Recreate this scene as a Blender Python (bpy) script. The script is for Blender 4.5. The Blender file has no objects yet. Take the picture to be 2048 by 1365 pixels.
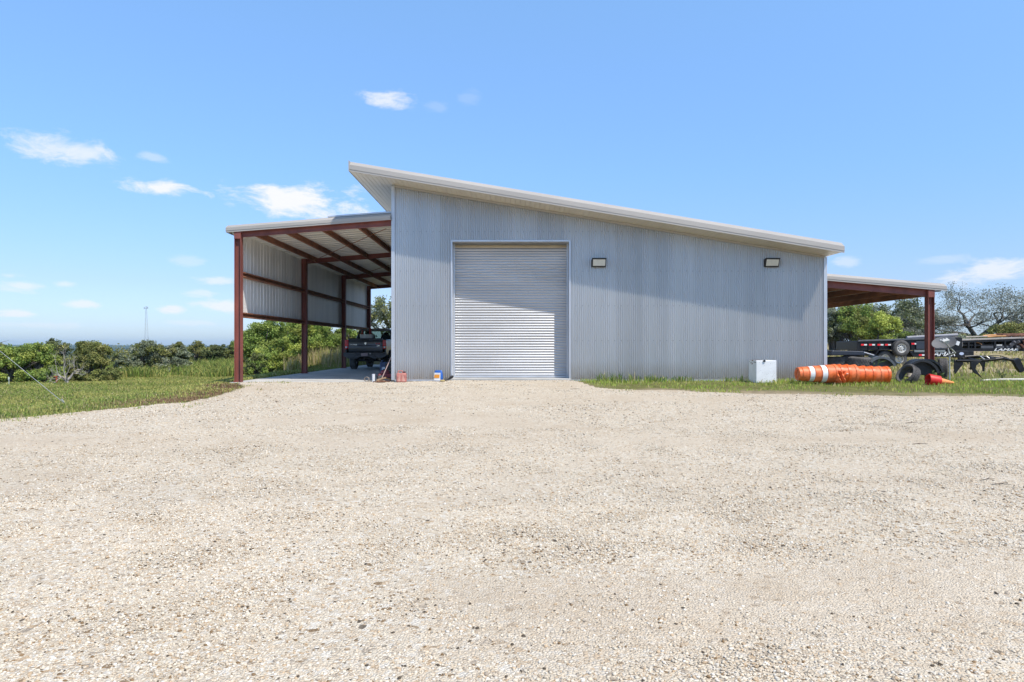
import bpy, math, random
import numpy as np
from mathutils import Vector, Matrix, Euler

random.seed(7)
RNG = np.random.default_rng(11)
sc = bpy.context.scene
COL = sc.collection
PI = math.pi
R = math.radians

# ------------------------------------------------------------------ camera frame (metres; door sill at z = 0)
CAMZ, FPX, HOR = 1.02, 1365.0, 692.0
YF = 21.4                      # plane of the workshop front


def W(px, py, Y):
    return Vector(((px - 1024) * Y / FPX, Y, CAMZ + (HOR - py) * Y / FPX))


def ss(a, b, t):
    t = np.clip((np.asarray(t, float) - a) / (b - a), 0, 1)
    return t * t * (3 - 2 * t)


def ground(x, y):
    x = np.asarray(x, float); y = np.asarray(y, float)
    ramp = -0.5 + 0.42 * np.clip((y - 8) / 12.8, 0, 1) - 0.06 * ss(-2, -5, x) * ss(14, 20, y)
    right = ramp + 0.08 * ss(21.5, 25, y) + 1.0 * ss(37, 56, y)
    left = -0.48 + 0.10 * ss(-12, -9, x) + 0.78 * ss(30, 48, y) * ss(-20, -11, x)
    wl = ss(-8.6, -12.0, x) * ss(10, 14, y)
    z = right * (1 - wl) + left * wl
    wm = ss(-6, -8.6, x) * ss(28, 40, y)
    z = z * (1 - wm * (1 - wl)) + left * wm * (1 - wl)
    z = z + 0.012 * np.sin(x * 0.9 + 1.3) * np.sin(y * 0.7) + 0.008 * np.sin(x * 2.1 + y * 1.7)
    pad = ss(-8.95, -8.6, x) * ss(9.86, 9.5, x) * ss(21.3, 21.5, y) * ss(42.5, 41.5, y)
    z = z * (1 - pad) - 0.4 * pad
    drop = ss(54, 330, y) * ss(0, -40, x) + ss(110, 400, y) * (1 - ss(0, -40, x))
    z = z - 24 * drop
    d = np.sqrt(x * x + y * y)
    far = ss(1300, 4800, d)
    z = z + far * (27.0 + 6 * np.sin(x * 0.0011 + 0.6) + 3 * np.sin(x * 0.0031 + 2.0))
    z = z + ss(400, 1500, d) * 3.0 * np.sin(x * 0.009) * np.sin(y * 0.006 + 1)
    return z


def gz(x, y):
    return float(ground(x, y))


# ------------------------------------------------------------------ materials
MATS = {}


def nd(nt, t, **kw):
    n = nt.nodes.new(t)
    for k, v in kw.items():
        setattr(n, k, v)
    return n


def rgba(c, k=1.0):
    return (min(1, c[0] * k), min(1, c[1] * k), min(1, c[2] * k), 1)


def mat(name, col, rough=0.6, metal=0.0, var=0.12, scale=3.0, stretch=(1, 1, 1), bump=0.0, bscale=40.0,
        spec=0.5, coat=0.0, col2=None, attr=None, transl=0.0, thr=(0.35, 0.65), rvar=0.0):
    if name in MATS:
        return MATS[name]
    m = bpy.data.materials.new(name)
    m.use_nodes = True
    nt = m.node_tree
    b = nt.nodes['Principled BSDF']
    L = nt.links.new
    tc = nd(nt, 'ShaderNodeTexCoord')
    mp = nd(nt, 'ShaderNodeMapping')
    mp.inputs['Scale'].default_value = stretch
    L(tc.outputs['Object'], mp.inputs['Vector'])
    nz = nd(nt, 'ShaderNodeTexNoise')
    nz.inputs['Scale'].default_value = scale
    nz.inputs['Detail'].default_value = 6
    L(mp.outputs['Vector'], nz.inputs['Vector'])
    cr = nd(nt, 'ShaderNodeValToRGB')
    cr.color_ramp.elements[0].position = thr[0]
    cr.color_ramp.elements[1].position = thr[1]
    cr.color_ramp.elements[0].color = rgba(col2 if col2 else col, 1 if col2 else 1 - var)
    cr.color_ramp.elements[1].color = rgba(col, 1 if col2 else 1 + var)
    L(nz.outputs['Fac'], cr.inputs['Fac'])
    csrc = cr.outputs['Color']
    if attr:
        at = nd(nt, 'ShaderNodeAttribute'); at.attribute_name = attr
        mx = nd(nt, 'ShaderNodeMix', data_type='RGBA', blend_type='MULTIPLY')
        mx.inputs['Factor'].default_value = 1
        L(csrc, mx.inputs['A']); L(at.outputs['Color'], mx.inputs['B'])
        csrc = mx.outputs['Result']
    L(csrc, b.inputs['Base Color'])
    b.inputs['Roughness'].default_value = rough
    if rvar:
        mr = nd(nt, 'ShaderNodeMapRange')
        mr.inputs['To Min'].default_value = rough - rvar; mr.inputs['To Max'].default_value = rough + rvar
        L(nz.outputs['Fac'], mr.inputs['Value']); L(mr.outputs['Result'], b.inputs['Roughness'])
    b.inputs['Metallic'].default_value = metal
    b.inputs['Specular IOR Level'].default_value = spec
    b.inputs['Coat Weight'].default_value = coat
    if bump:
        n2 = nd(nt, 'ShaderNodeTexNoise')
        n2.inputs['Scale'].default_value = bscale; n2.inputs['Detail'].default_value = 4
        L(tc.outputs['Object'], n2.inputs['Vector'])
        bp = nd(nt, 'ShaderNodeBump')
        bp.inputs['Strength'].default_value = bump; bp.inputs['Distance'].default_value = 0.02
        L(n2.outputs['Fac'], bp.inputs['Height']); L(bp.outputs['Normal'], b.inputs['Normal'])
    if transl:
        tr = nd(nt, 'ShaderNodeBsdfTranslucent')
        L(csrc, tr.inputs['Color'])
        ms = nd(nt, 'ShaderNodeMixShader'); ms.inputs['Fac'].default_value = transl
        L(b.outputs['BSDF'], ms.inputs[1]); L(tr.outputs['BSDF'], ms.inputs[2])
        L(ms.outputs['Shader'], nt.nodes['Material Output'].inputs['Surface'])
    MATS[name] = m
    return m


# ------------------------------------------------------------------ mesh building
class MB:
    def __init__(self, M=None):
        self.v = []; self.f = []; self.mi = []
        self.M = M or Matrix.Identity(4)
        self.cur = 0

    def add(self, vs, fs):
        o = len(self.v)
        self.v += [tuple(self.M @ Vector(p)) for p in vs]
        self.f += [tuple(i + o for i in f) for f in fs]
        self.mi += [self.cur] * len(fs)
        return self

    def box(self, c, s, rot=None):
        x, y, z = s[0] / 2, s[1] / 2, s[2] / 2
        vs = [Vector((a, b, d)) for a in (-x, x) for b in (-y, y) for d in (-z, z)]
        if rot is not None:
            m = Euler(rot).to_matrix(); vs = [m @ p for p in vs]
        c = Vector(c)
        return self.add([p + c for p in vs], [(0, 1, 3, 2), (4, 6, 7, 5), (0, 4, 5, 1), (2, 3, 7, 6), (0, 2, 6, 4), (1, 5, 7, 3)])

    def bounds(self, a, b):
        return self.box([(a[i] + b[i]) / 2 for i in range(3)], [abs(b[i] - a[i]) for i in range(3)])

    def extrude(self, poly, va, vb, origin=(0, 0, 0), ux=(1, 0, 0), uy=(0, 0, 1), caps=True):
        """2-D outline (u,v) in the plane ux/uy swept from offset va to vb (3-D vectors)"""
        o = Vector(origin); ux = Vector(ux); uy = Vector(uy); va = Vector(va); vb = Vector(vb)
        n = len(poly)
        vs = [o + ux * p[0] + uy * p[1] + va for p in poly] + [o + ux * p[0] + uy * p[1] + vb for p in poly]
        fs = [(i, (i + 1) % n, n + (i + 1) % n, n + i) for i in range(n)]
        if caps:
            fs += [tuple(range(n - 1, -1, -1)), tuple(range(n, 2 * n))]
        return self.add(vs, fs)

    def tube(self, pts, rad, n=6, cap=True):
        pts = [Vector(p) for p in pts]
        if not isinstance(rad, (list, tuple)):
            rad = [rad] * len(pts)
        vs = []; fs = []
        ref = Vector((0.31, 0.17, 0.93))
        for i, p in enumerate(pts):
            a = pts[max(i - 1, 0)]; b = pts[min(i + 1, len(pts) - 1)]
            t = (b - a).normalized()
            if abs(t.dot(ref)) > 0.97:
                ref = Vector((0.9, 0.3, 0.1))
            u = t.cross(ref).normalized(); w = t.cross(u)
            for k in range(n):
                an = 2 * PI * k / n
                vs.append(p + (u * math.cos(an) + w * math.sin(an)) * rad[i])
        for i in range(len(pts) - 1):
            for k in range(n):
                k2 = (k + 1) % n
                fs.append((i * n + k, i * n + k2, (i + 1) * n + k2, (i + 1) * n + k))
        if cap:
            fs.append(tuple(range(n - 1, -1, -1))); o = (len(pts) - 1) * n
            fs.append(tuple(range(o, o + n)))
        return self.add(vs, fs)

    def lathe(self, prof, n=24, closed=False, M=None):
        """profile (r,z) turned round the local z axis"""
        vs = []; fs = []
        for r, z in prof:
            for k in range(n):
                a = 2 * PI * k / n
                vs.append((r * math.cos(a), r * math.sin(a), z))
        m = len(prof)
        for i in range(m if closed else m - 1):
            j = (i + 1) % m
            for k in range(n):
                k2 = (k + 1) % n
                fs.append((i * n + k, i * n + k2, j * n + k2, j * n + k))
        if M is not None:
            vs = [M @ Vector(p) for p in vs]
        return self.add(vs, fs)

    def build(self, name, m, parent=None, loc=None, bevel=0.0, smooth=None, rotz=0.0):
        me = bpy.data.meshes.new(name)
        me.from_pydata(self.v, [], self.f)
        for mm in (m if isinstance(m, (list, tuple)) else [m]):
            me.materials.append(mm)
        if any(self.mi):
            me.polygons.foreach_set('material_index', self.mi)
        if smooth is not None:
            me.polygons.foreach_set('use_smooth', [True] * len(me.polygons))
            me.set_sharp_from_angle(angle=R(smooth))
        me.validate(); me.update()
        o = bpy.data.objects.new(name, me)
        COL.objects.link(o)
        if parent:
            o.parent = parent
        if loc is not None:
            o.location = loc
        o.rotation_euler.z = rotz
        if bevel:
            bv = o.modifiers.new('bevel', 'BEVEL'); bv.width = bevel; bv.segments = 2; bv.limit_method = 'ANGLE'
        return o


def numpy_mesh(name, verts, faces, m, cols=None, parent=None, smooth=False):
    """verts (n,3); faces (k,3 or 4) arrays"""
    me = bpy.data.meshes.new(name)
    nv = len(verts); nf = len(faces); w = faces.shape[1]
    me.vertices.add(nv); me.loops.add(nf * w); me.polygons.add(nf)
    me.vertices.foreach_set('co', np.ascontiguousarray(verts, np.float32).ravel())
    me.loops.foreach_set('vertex_index', np.ascontiguousarray(faces, np.int32).ravel())
    me.polygons.foreach_set('loop_start', np.arange(0, nf * w, w, dtype=np.int32))
    me.polygons.foreach_set('loop_total', np.full(nf, w, np.int32))
    if smooth:
        me.polygons.foreach_set('use_smooth', np.ones(nf, bool))
    me.update(calc_edges=True)
    if cols is not None:
        ca = me.color_attributes.new('Col', 'FLOAT_COLOR', 'POINT')
        c4 = np.ones((nv, 4), np.float32); c4[:, :3] = cols
        ca.data.foreach_set('color', c4.ravel())
    me.materials.append(m)
    o = bpy.data.objects.new(name, me)
    COL.objects.link(o)
    if parent:
        o.parent = parent
    return o


def tag(o, label=None, cat=None, group=None, kind=None):
    if label: o['label'] = label
    if cat: o['category'] = cat
    if group: o['group'] = group
    if kind: o['kind'] = kind
    return o


def thing(name, label, cat, loc=(0, 0, 0), rotz=0.0, group=None):
    o = bpy.data.objects.new(name, None)
    COL.objects.link(o)
    o.empty_display_size = 0.2
    o.location = loc; o.rotation_euler.z = rotz
    return tag(o, label, cat, group)


def children(o):
    return [c for c in COL.objects if c.parent == o]


def copy_tree(o, parent=None):
    kids = children(o)
    c = o.copy(); COL.objects.link(c); c.parent = parent
    for k in kids:
        copy_tree(k, c)
    return c


def text_mesh(s, size, m, parent, M, shear=0.0, extrude=0.004, name='lettering', spacing=1.0):
    cu = bpy.data.curves.new(name, 'FONT')
    cu.body = s; cu.size = size; cu.shear = shear; cu.extrude = extrude
    cu.align_x = 'CENTER'; cu.align_y = 'CENTER'; cu.space_character = spacing
    cu.offset = size * 0.02
    t = bpy.data.objects.new(name, cu); COL.objects.link(t)
    bpy.context.view_layer.update()
    me = bpy.data.meshes.new_from_object(t.evaluated_get(bpy.context.evaluated_depsgraph_get()))
    COL.objects.unlink(t); bpy.data.objects.remove(t); bpy.data.curves.remove(cu)
    me.name = name; me.transform(M); me.materials.clear(); me.materials.append(m)
    o = bpy.data.objects.new(name, me); COL.objects.link(o); o.parent = parent
    return o


FRONT = Matrix.Rotation(R(90), 4, 'X')     # text lying in XY -> standing, read from -Y

# ------------------------------------------------------------------ material library
galv = mat('galvalume_sheet', (0.595, 0.60, 0.605), 0.40, 0.70, 0.045, 1.1, (1.3, 1, 0.15), 0.04, 6, rvar=0.06)
# each sheet of the cladding has a tone of its own; splashed dust along the foot of the wall
_nt = galv.node_tree; _L = _nt.links.new; _b = _nt.nodes['Principled BSDF']
_src = _b.inputs['Base Color'].links[0].from_socket
_tc = nd(_nt, 'ShaderNodeTexCoord'); _sx = nd(_nt, 'ShaderNodeSeparateXYZ'); _L(_tc.outputs['Object'], _sx.inputs[0])
_dv = nd(_nt, 'ShaderNodeMath', operation='DIVIDE'); _L(_sx.outputs[0], _dv.inputs[0]); _dv.inputs[1].default_value = .8136
_fl = nd(_nt, 'ShaderNodeMath', operation='FLOOR'); _L(_dv.outputs[0], _fl.inputs[0])
_wn = nd(_nt, 'ShaderNodeTexWhiteNoise', noise_dimensions='1D'); _L(_fl.outputs[0], _wn.inputs['W'])
_mr = nd(_nt, 'ShaderNodeMapRange'); _mr.inputs['To Min'].default_value = .91; _mr.inputs['To Max'].default_value = 1.03; _L(_wn.outputs['Value'], _mr.inputs['Value'])
_mx = nd(_nt, 'ShaderNodeVectorMath', operation='SCALE'); _L(_src, _mx.inputs[0]); _L(_mr.outputs[0], _mx.inputs['Scale'])
_dn = nd(_nt, 'ShaderNodeTexNoise'); _dn.inputs['Scale'].default_value = 4.0; _dn.inputs['Detail'].default_value = 8; _L(_tc.outputs['Object'], _dn.inputs['Vector'])
_dz = nd(_nt, 'ShaderNodeMapRange'); _dz.inputs['From Min'].default_value = .55; _dz.inputs['From Max'].default_value = -.05; _L(_sx.outputs[2], _dz.inputs['Value'])
_dm = nd(_nt, 'ShaderNodeMath', operation='MULTIPLY'); _L(_dz.outputs[0], _dm.inputs[0]); _L(_dn.outputs['Fac'], _dm.inputs[1])
_dd = nd(_nt, 'ShaderNodeMix', data_type='RGBA'); _L(_dm.outputs[0], _dd.inputs['Factor']); _L(_mx.outputs[0], _dd.inputs['A']); _dd.inputs['B'].default_value = (.42, .36, .28, 1)
_L(_dd.outputs['Result'], _b.inputs['Base Color'])
galv_door = mat('galvanised_curtain', (0.47, 0.48, 0.495), 0.50, 0.92, 0.07, 1.2, (0.4, 1, 2.0), 0.08, 6)
trim_m = mat('stone_painted_trim', (0.41, 0.385, 0.355), 0.5, 0.0, 0.05, 1.5, (0.3, 1, 3))
trim_grey = mat('galvalume_trim', (0.55, 0.57, 0.60), 0.4, 0.5, 0.05, 2)
soffit_m = mat('soffit_sheet', (0.70, 0.65, 0.56), 0.45, 0.25, 0.05, 1, (4, 0.1, 1))
liner_m = mat('ribbed_panel_inside', (0.80, 0.78, 0.74), 0.5, 0.15, 0.10, 1.2, (1, 2.0, 0.15), rvar=0.05)
under_m = mat('roof_sheet_underside', (0.80, 0.78, 0.74), 0.45, 0.25, 0.10, 1.0, (0.2, 2, 1))
oxide = mat('red_oxide_steel', (0.235, 0.072, 0.055), 0.62, 0.0, 0.22, 2.5, (1, 1, 0.4), 0.1, 60)
rusty = mat('rusty_purlin_steel', (0.30, 0.125, 0.065), 0.75, 0.0, 0.3, 3.0, (1, 0.5, 1), 0.15, 60)
concrete = mat('concrete', (0.52, 0.505, 0.47), 0.85, 0.0, 0.14, 1.1, bump=0.15, bscale=25)
black_steel = mat('black_steel_paint', (0.013, 0.013, 0.015), 0.38, 0.0, 0.35, 5, rvar=0.1, spec=0.3)
black_plastic = mat('black_plastic', (0.022, 0.022, 0.024), 0.5, 0.0, 0.3, 8)
rubber = mat('tyre_rubber', (0.085, 0.083, 0.082), 0.85, 0.0, 0.3, 7, bump=0.2, bscale=60)
dusty_rubber = mat('dusty_old_rubber', (0.105, 0.10, 0.097), 0.9, 0.0, 0.3, 6, bump=0.25, bscale=50)
rim_white = mat('white_rim_steel', (0.62, 0.62, 0.60), 0.45, 0.1, 0.1, 12)
orange_m = mat('orange_drum_plastic', (0.74, 0.125, 0.02), 0.45, 0.0, 0.22, 9, rvar=0.1)
orange_dirty = mat('faded_orange_plastic', (0.74, 0.17, 0.05), 0.5, 0.0, 0.2, 9)
white_band = mat('white_reflective_sheet', (0.75, 0.77, 0.78), 0.35, 0.0, 0.07, 14)
red_cone = mat('red_cone_rubber', (0.62, 0.018, 0.012), 0.5, 0.0, 0.12, 8)
cone_pale = mat('pale_orange_cone', (0.85, 0.30, 0.09), 0.55, 0.0, 0.12, 8)
white_metal = mat('white_enamel', (0.78, 0.79, 0.80), 0.4, 0.0, 0.05, 5)
rust_stain = mat('rust_flecks', (0.12, 0.07, 0.04), 0.8, 0.0, 0.3, 20)
grey_plastic = mat('grey_dish_plastic', (0.15, 0.155, 0.165), 0.65, 0.0, 0.08, 4)
pale_grey = mat('pale_grey_plastic', (0.52, 0.53, 0.52), 0.5, 0.0, 0.1, 12)
chrome = mat('chrome', (0.75, 0.76, 0.78), 0.18, 1.0, 0.05, 9)
truck_paint = mat('black_truck_paint', (0.075, 0.078, 0.088), 0.30, 0.5, 0.1, 3, coat=0.25)
red_lens = mat('red_lens', (0.85, 0.02, 0.03), 0.25, 0.0, 0.2, 14, coat=0.5)
amber_lens = mat('amber_lens', (0.8, 0.3, 0.03), 0.25, 0.0, 0.1, 10)
wood_m = mat('weathered_wood', (0.33, 0.22, 0.13), 0.8, 0.0, 0.25, 6, (1, 1, 0.3))
lumber = mat('orange_lumber', (0.52, 0.26, 0.10), 0.75, 0.0, 0.35, 5, (0.3, 1, 3))
rust_scrap = mat('rusty_scrap', (0.15, 0.065, 0.038), 0.85, 0.0, 0.4, 5)
light_lens = mat('frosted_lamp_lens', (0.62, 0.60, 0.52), 0.35, 0.0, 0.05, 9)
bark = mat('grey_bark', (0.13, 0.115, 0.10), 0.9, 0.0, 0.3, 6, (1, 1, 0.3), 0.4, 30)
deadwood = mat('bleached_deadwood', (0.44, 0.40, 0.36), 0.9, 0.0, 0.3, 8, (1, 1, 0.4), 0.3, 40)
leaf_m = mat('leaf', (1, 1, 1), 0.6, 0.0, 0.10, 0.9, attr='Col', transl=0.30, spec=0.3)
blade_m = mat('grass_blade', (1, 1, 1), 0.7, 0.0, 0.12, 0.6, attr='Col', transl=0.30, spec=0.2)
stone_m = mat('limestone_pebble', (1, 1, 1), 0.9, 0.0, 0.10, 60, attr='Col', spec=0.2)

glass_m = bpy.data.materials.new('tinted_window_glass'); glass_m.use_nodes = True
_nt = glass_m.node_tree
_b = _nt.nodes['Principled BSDF']
_b.inputs['Base Color'].default_value = (0.02, 0.03, 0.035, 1); _b.inputs['Roughness'].default_value = 0.04
_tr = nd(_nt, 'ShaderNodeBsdfTransparent'); _tr.inputs['Color'].default_value = (0.55, 0.65, 0.62, 1)
_ms = nd(_nt, 'ShaderNodeMixShader'); _ms.inputs['Fac'].default_value = 0.8
_nt.links.new(_b.outputs['BSDF'], _ms.inputs[1]); _nt.links.new(_tr.outputs['BSDF'], _ms.inputs[2])
_nt.links.new(_ms.outputs['Shader'], _nt.nodes['Material Output'].inputs['Surface'])
# ------------------------------------------------------------------ tuning
SUN_E, EXPO = 4.3, 0.12
SUN_C = (1.0, .93, .83)
SKY_S, SKY_AIR, SKY_DUST, SKY_OZONE = 0.12, 1.0, 0.6, 1.0
SKY_TINT = [(0.0, (.80, .98, 1.42)), (.07, (.88, 1.0, 1.38)), (.2, (1.12, 1.42, 1.8)), (.42, (1.66, 2.05, 2.25)), (.62, (1.15, 1.2, 1.15)), (1.0, (1.0, .98, .92))]
CLOUD_C = (7.5, 7.6, 7.8, 1)
GRAV = [(.69, .61, .485), (.63, .535, .41), (.75, .70, .61), (.54, .405, .265), (.40, .34, .27), (.25, .165, .09), (.10, .08, .06)]
DUST = [(.575, .475, .355), (.665, .575, .455)]
STONE_K = 1.5
GRASSC = [(.25, .35, .075), (.34, .37, .11), (.46, .445, .14), (.58, .49, .27), (.10, .18, .045)]
LEAFC = {'juniper': [(0.251, 0.275, 0.081), (0.310, 0.307, 0.103), (0.199, 0.231, 0.074)],
         'bright': [(0.281, 0.384, 0.089), (0.355, 0.436, 0.111), (0.222, 0.320, 0.074)],
         'grey': [(0.281, 0.319, 0.204), (0.352, 0.385, 0.275), (0.226, 0.264, 0.165)],
         'dark': [(0.133, 0.166, 0.066), (0.177, 0.205, 0.081)],
         'lime': [(0.473, 0.525, 0.119), (0.399, 0.474, 0.103)]}
HAZE_D, HAZE_C = 1.2e-4, (.52, .76, 1.0, 1)
STRIPC = [(.35, .49, .085), (.42, .47, .11), (.56, .53, .16), (.58, .49, .27)]
OAKC = [(.30, .315, .245), (.36, .37, .30), (.24, .25, .19)]
# ------------------------------------------------------------------ camera, sun, sky
cam = bpy.data.cameras.new('camera')
cam.sensor_width = 36; cam.lens = FPX / 2048 * 36; cam.shift_y = 9.5 / 2048
cam.clip_start = 0.1; cam.clip_end = 20000
cam_o = bpy.data.objects.new('camera', cam); COL.objects.link(cam_o)
cam_o.location = (0, 0, CAMZ); cam_o.rotation_euler = (R(90), 0, 0)
sc.camera = cam_o

SUN = Vector((0.88, -0.97, 2.05)).normalized()
sun = bpy.data.lights.new('sun', 'SUN')
sun.energy = SUN_E; sun.angle = R(0.53); sun.color = SUN_C
sun_o = bpy.data.objects.new('sun', sun); COL.objects.link(sun_o)
sun_o.rotation_euler = (-SUN).to_track_quat('-Z', 'Y').to_euler()
sun_o.location = SUN * 60

sc.view_settings.view_transform = 'Standard'; sc.view_settings.look = 'None'
sc.view_settings.gamma = 1; sc.view_settings.exposure = EXPO
sc.view_settings.use_curve_mapping = False
sc.cycles.max_bounces = 8; sc.cycles.diffuse_bounces = 4; sc.cycles.transparent_max_bounces = 16
sc.cycles.volume_bounces = 0
sc.cycles.use_denoising = True

world = bpy.data.worlds.new('World'); sc.world = world
world.use_nodes = True
wt = world.node_tree
wt.nodes.clear()
WL = wt.links.new


def wn(t, **kw):
    return nd(wt, t, **kw)


def wm(op, a, b=None, c=None, clamp=False):
    n = wn('ShaderNodeMath', operation=op); n.use_clamp = clamp
    for i, s in enumerate((a, b, c)):
        if s is None: continue
        if isinstance(s, (int, float)): n.inputs[i].default_value = s
        else: WL(s, n.inputs[i])
    return n.outputs[0]


sky = wn('ShaderNodeTexSky', sky_type='NISHITA')
sky.sun_disc = False
sky.sun_elevation = math.asin(SUN.z); sky.sun_rotation = math.atan2(SUN.x, SUN.y)
sky.altitude = 300; sky.air_density = SKY_AIR; sky.dust_density = SKY_DUST; sky.ozone_density = SKY_OZONE
bg = wn('ShaderNodeBackground'); bg.inputs['Strength'].default_value = SKY_S
wo = wn('ShaderNodeOutputWorld')
tcw = wn('ShaderNodeTexCoord')
sp = wn('ShaderNodeSeparateXYZ'); WL(tcw.outputs['Generated'], sp.inputs[0])
az = wm('ARCTAN2', sp.outputs[0], sp.outputs[1])
el = wm('ARCSINE', sp.outputs[2])
cv = wn('ShaderNodeCombineXYZ')
WL(wm('MULTIPLY', az, 1.0), cv.inputs[0]); WL(wm('MULTIPLY', el, 2.4), cv.inputs[1])
cn = wn('ShaderNodeTexNoise'); cn.inputs['Scale'].default_value = 17; cn.inputs['Detail'].default_value = 9
cn.inputs['Roughness'].default_value = 0.66; cn.inputs['Distortion'].default_value = 0.3
WL(cv.outputs[0], cn.inputs['Vector'])
warp = wm('MULTIPLY', wm('SUBTRACT', cn.outputs['Fac'], 0.5), 3.4)
CLOUDS = [(125, 300, 112, 30, .72), (318, 377, 82, 17, .95), (590, 402, 160, 34, 1.0), (770, 203, 66, 17, .75), (300, 314, 40, 10, .35),
          (20, 552, 40, 10, .55), (40, 571, 60, 13, .6), (130, 569, 30, 8, .5), (160, 609, 44, 10, .7), (30, 626, 60, 11, .75),
          (345, 620, 36, 10, .8), (445, 613, 70, 15, .8), (440, 562, 50, 10, .6), (375, 522, 44, 11, .28), (400, 588, 40, 9, .45),
          (70, 651, 120, 9, .28), (390, 646, 70, 7, .3), (1975, 547, 140, 26, .75), (1695, 524, 36, 12, .4), (880, 214, 36, 12, .13),
          (938, 198, 26, 18, .11), (1890, 520, 60, 12, .25)]
tot = None
for (px, py, hw, hh, al) in CLOUDS:
    dx = px - 1024
    r2 = FPX ** 2 + dx ** 2
    u0 = math.atan2(dx, FPX); v0 = math.atan2(HOR - py, math.sqrt(r2))
    a = hw * FPX / r2; b = hh / math.sqrt(r2)
    a *= .86; b *= .92
    du = wm('MULTIPLY', wm('SUBTRACT', az, u0), 1 / a)
    dv = wm('MULTIPLY', wm('SUBTRACT', el, v0), 1 / b)
    d = wm('ADD', wm('SQRT', wm('ADD', wm('MULTIPLY', du, du), wm('MULTIPLY', dv, dv))), warp)
    mk = wn('ShaderNodeMapRange', interpolation_type='SMOOTHSTEP')
    mk.inputs['From Min'].default_value = 1.22; mk.inputs['From Max'].default_value = 0.22
    mk.inputs['To Min'].default_value = 0; mk.inputs['To Max'].default_value = al
    WL(d, mk.inputs['Value'])
    tot = mk.outputs['Result'] if tot is None else wm('MAXIMUM', tot, mk.outputs['Result'])
mixc = wn('ShaderNodeMix', data_type='RGBA')
WL(tot, mixc.inputs['Factor'])
hs = wn('ShaderNodeMix', data_type='RGBA', blend_type='MULTIPLY')
hs.inputs['Factor'].default_value = 1.0
tr_ = wn('ShaderNodeMapRange'); tr_.inputs['From Min'].default_value = 0.0; tr_.inputs['From Max'].default_value = 1.2; WL(el, tr_.inputs['Value'])
tint = wn('ShaderNodeValToRGB'); te = tint.color_ramp.elements
while len(te) < len(SKY_TINT): te.new(0.5)
for e_, (p_, q_) in zip(te, SKY_TINT):
    e_.position = p_; e_.color = (*[min(1, v_ / 2.5) for v_ in q_], 1)
WL(tr_.outputs['Result'], tint.inputs['Fac'])
tg_ = wn('ShaderNodeVectorMath', operation='SCALE'); tg_.inputs['Scale'].default_value = 2.5
WL(tint.outputs['Color'], tg_.inputs[0]); WL(tg_.outputs[0], hs.inputs['B'])
WL(sky.outputs['Color'], hs.inputs['A'])
WL(hs.outputs['Result'], mixc.inputs['A'])
mixc.inputs['B'].default_value = CLOUD_C
WL(mixc.outputs['Result'], bg.inputs['Color']); WL(bg.outputs['Background'], wo.inputs['Surface'])


# ------------------------------------------------------------------ ground sheets
def axis(lo, hi, step, far, grow=1.18):
    a = list(np.arange(lo, hi + 1e-6, step)); s = step; x = hi
    while x < far:
        s *= grow; x += s; a.append(x)
    s = step; x = lo; pre = []
    while x > -far:
        s *= grow; x -= s; pre.append(x)
    return np.array(pre[::-1] + a)


def noise2(x, y, seed, sx, sy, oct=4):
    """smooth value noise on a lattice"""
    rs = np.random.default_rng(seed)
    out = np.zeros_like(x, float); amp = 1.0; tot_ = 0
    for o_ in range(oct):
        tab = rs.random((64, 64))
        fx = x / sx * 2 ** o_; fy = y / sy * 2 ** o_
        ix = np.floor(fx).astype(int); iy = np.floor(fy).astype(int)
        tx = fx - ix; ty = fy - iy
        tx = tx * tx * (3 - 2 * tx); ty = ty * ty * (3 - 2 * ty)
        g = lambda i, j: tab[np.mod(i, 64), np.mod(j, 64)]
        out += amp * ((g(ix, iy) * (1 - tx) + g(ix + 1, iy) * tx) * (1 - ty) + (g(ix, iy + 1) * (1 - tx) + g(ix + 1, iy + 1) * tx) * ty)
        tot_ += amp; amp *= 0.5
    return out / tot_


GLX = np.array([2, 12.4, 13.2, 14.5, 16.5, 19, 20.7, 21.4]); GLV = np.array([-22, -9.45, -8.95, -7.75, -7.2, -7.5, -8.3, -8.7])
GRX = np.array([-30, 1.75, 1.95, 2.3, 3.4, 6.0, 12.2, 40]); GRV = np.array([21.35, 21.35, 20.6, 18.9, 18.0, 17.25, 16.2, 12.5])


def gravel_edge(x, y):
    """signed distance-like value, positive inside the gravel yard"""
    x = np.asarray(x, float); y = np.asarray(y, float)
    a = x - np.interp(y, GLX, GLV)
    b = np.interp(x, GRX, GRV) - y
    e = np.minimum(a * 0.8, b)
    wob = 0.55 * (noise2(x + 50, y + 50, 3, 1.1, 0.8) - 0.5) * ss(21.3, 19.5, y)
    return e + wob * ss(-6, -8, x) * 0.7 + wob * ss(1.9, 2.6, x)


gx = axis(-26, 30, 0.25, 6400); gy = axis(-8, 62, 0.25, 6400)
GX, GY = np.meshgrid(gx, gy)
GZ = ground(GX, GY)
nx, ny = len(gx), len(gy)
idx = np.arange(nx * ny).reshape(ny, nx)
faces = np.stack([idx[:-1, :-1], idx[:-1, 1:], idx[1:, 1:], idx[1:, :-1]], -1).reshape(-1, 4)
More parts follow.
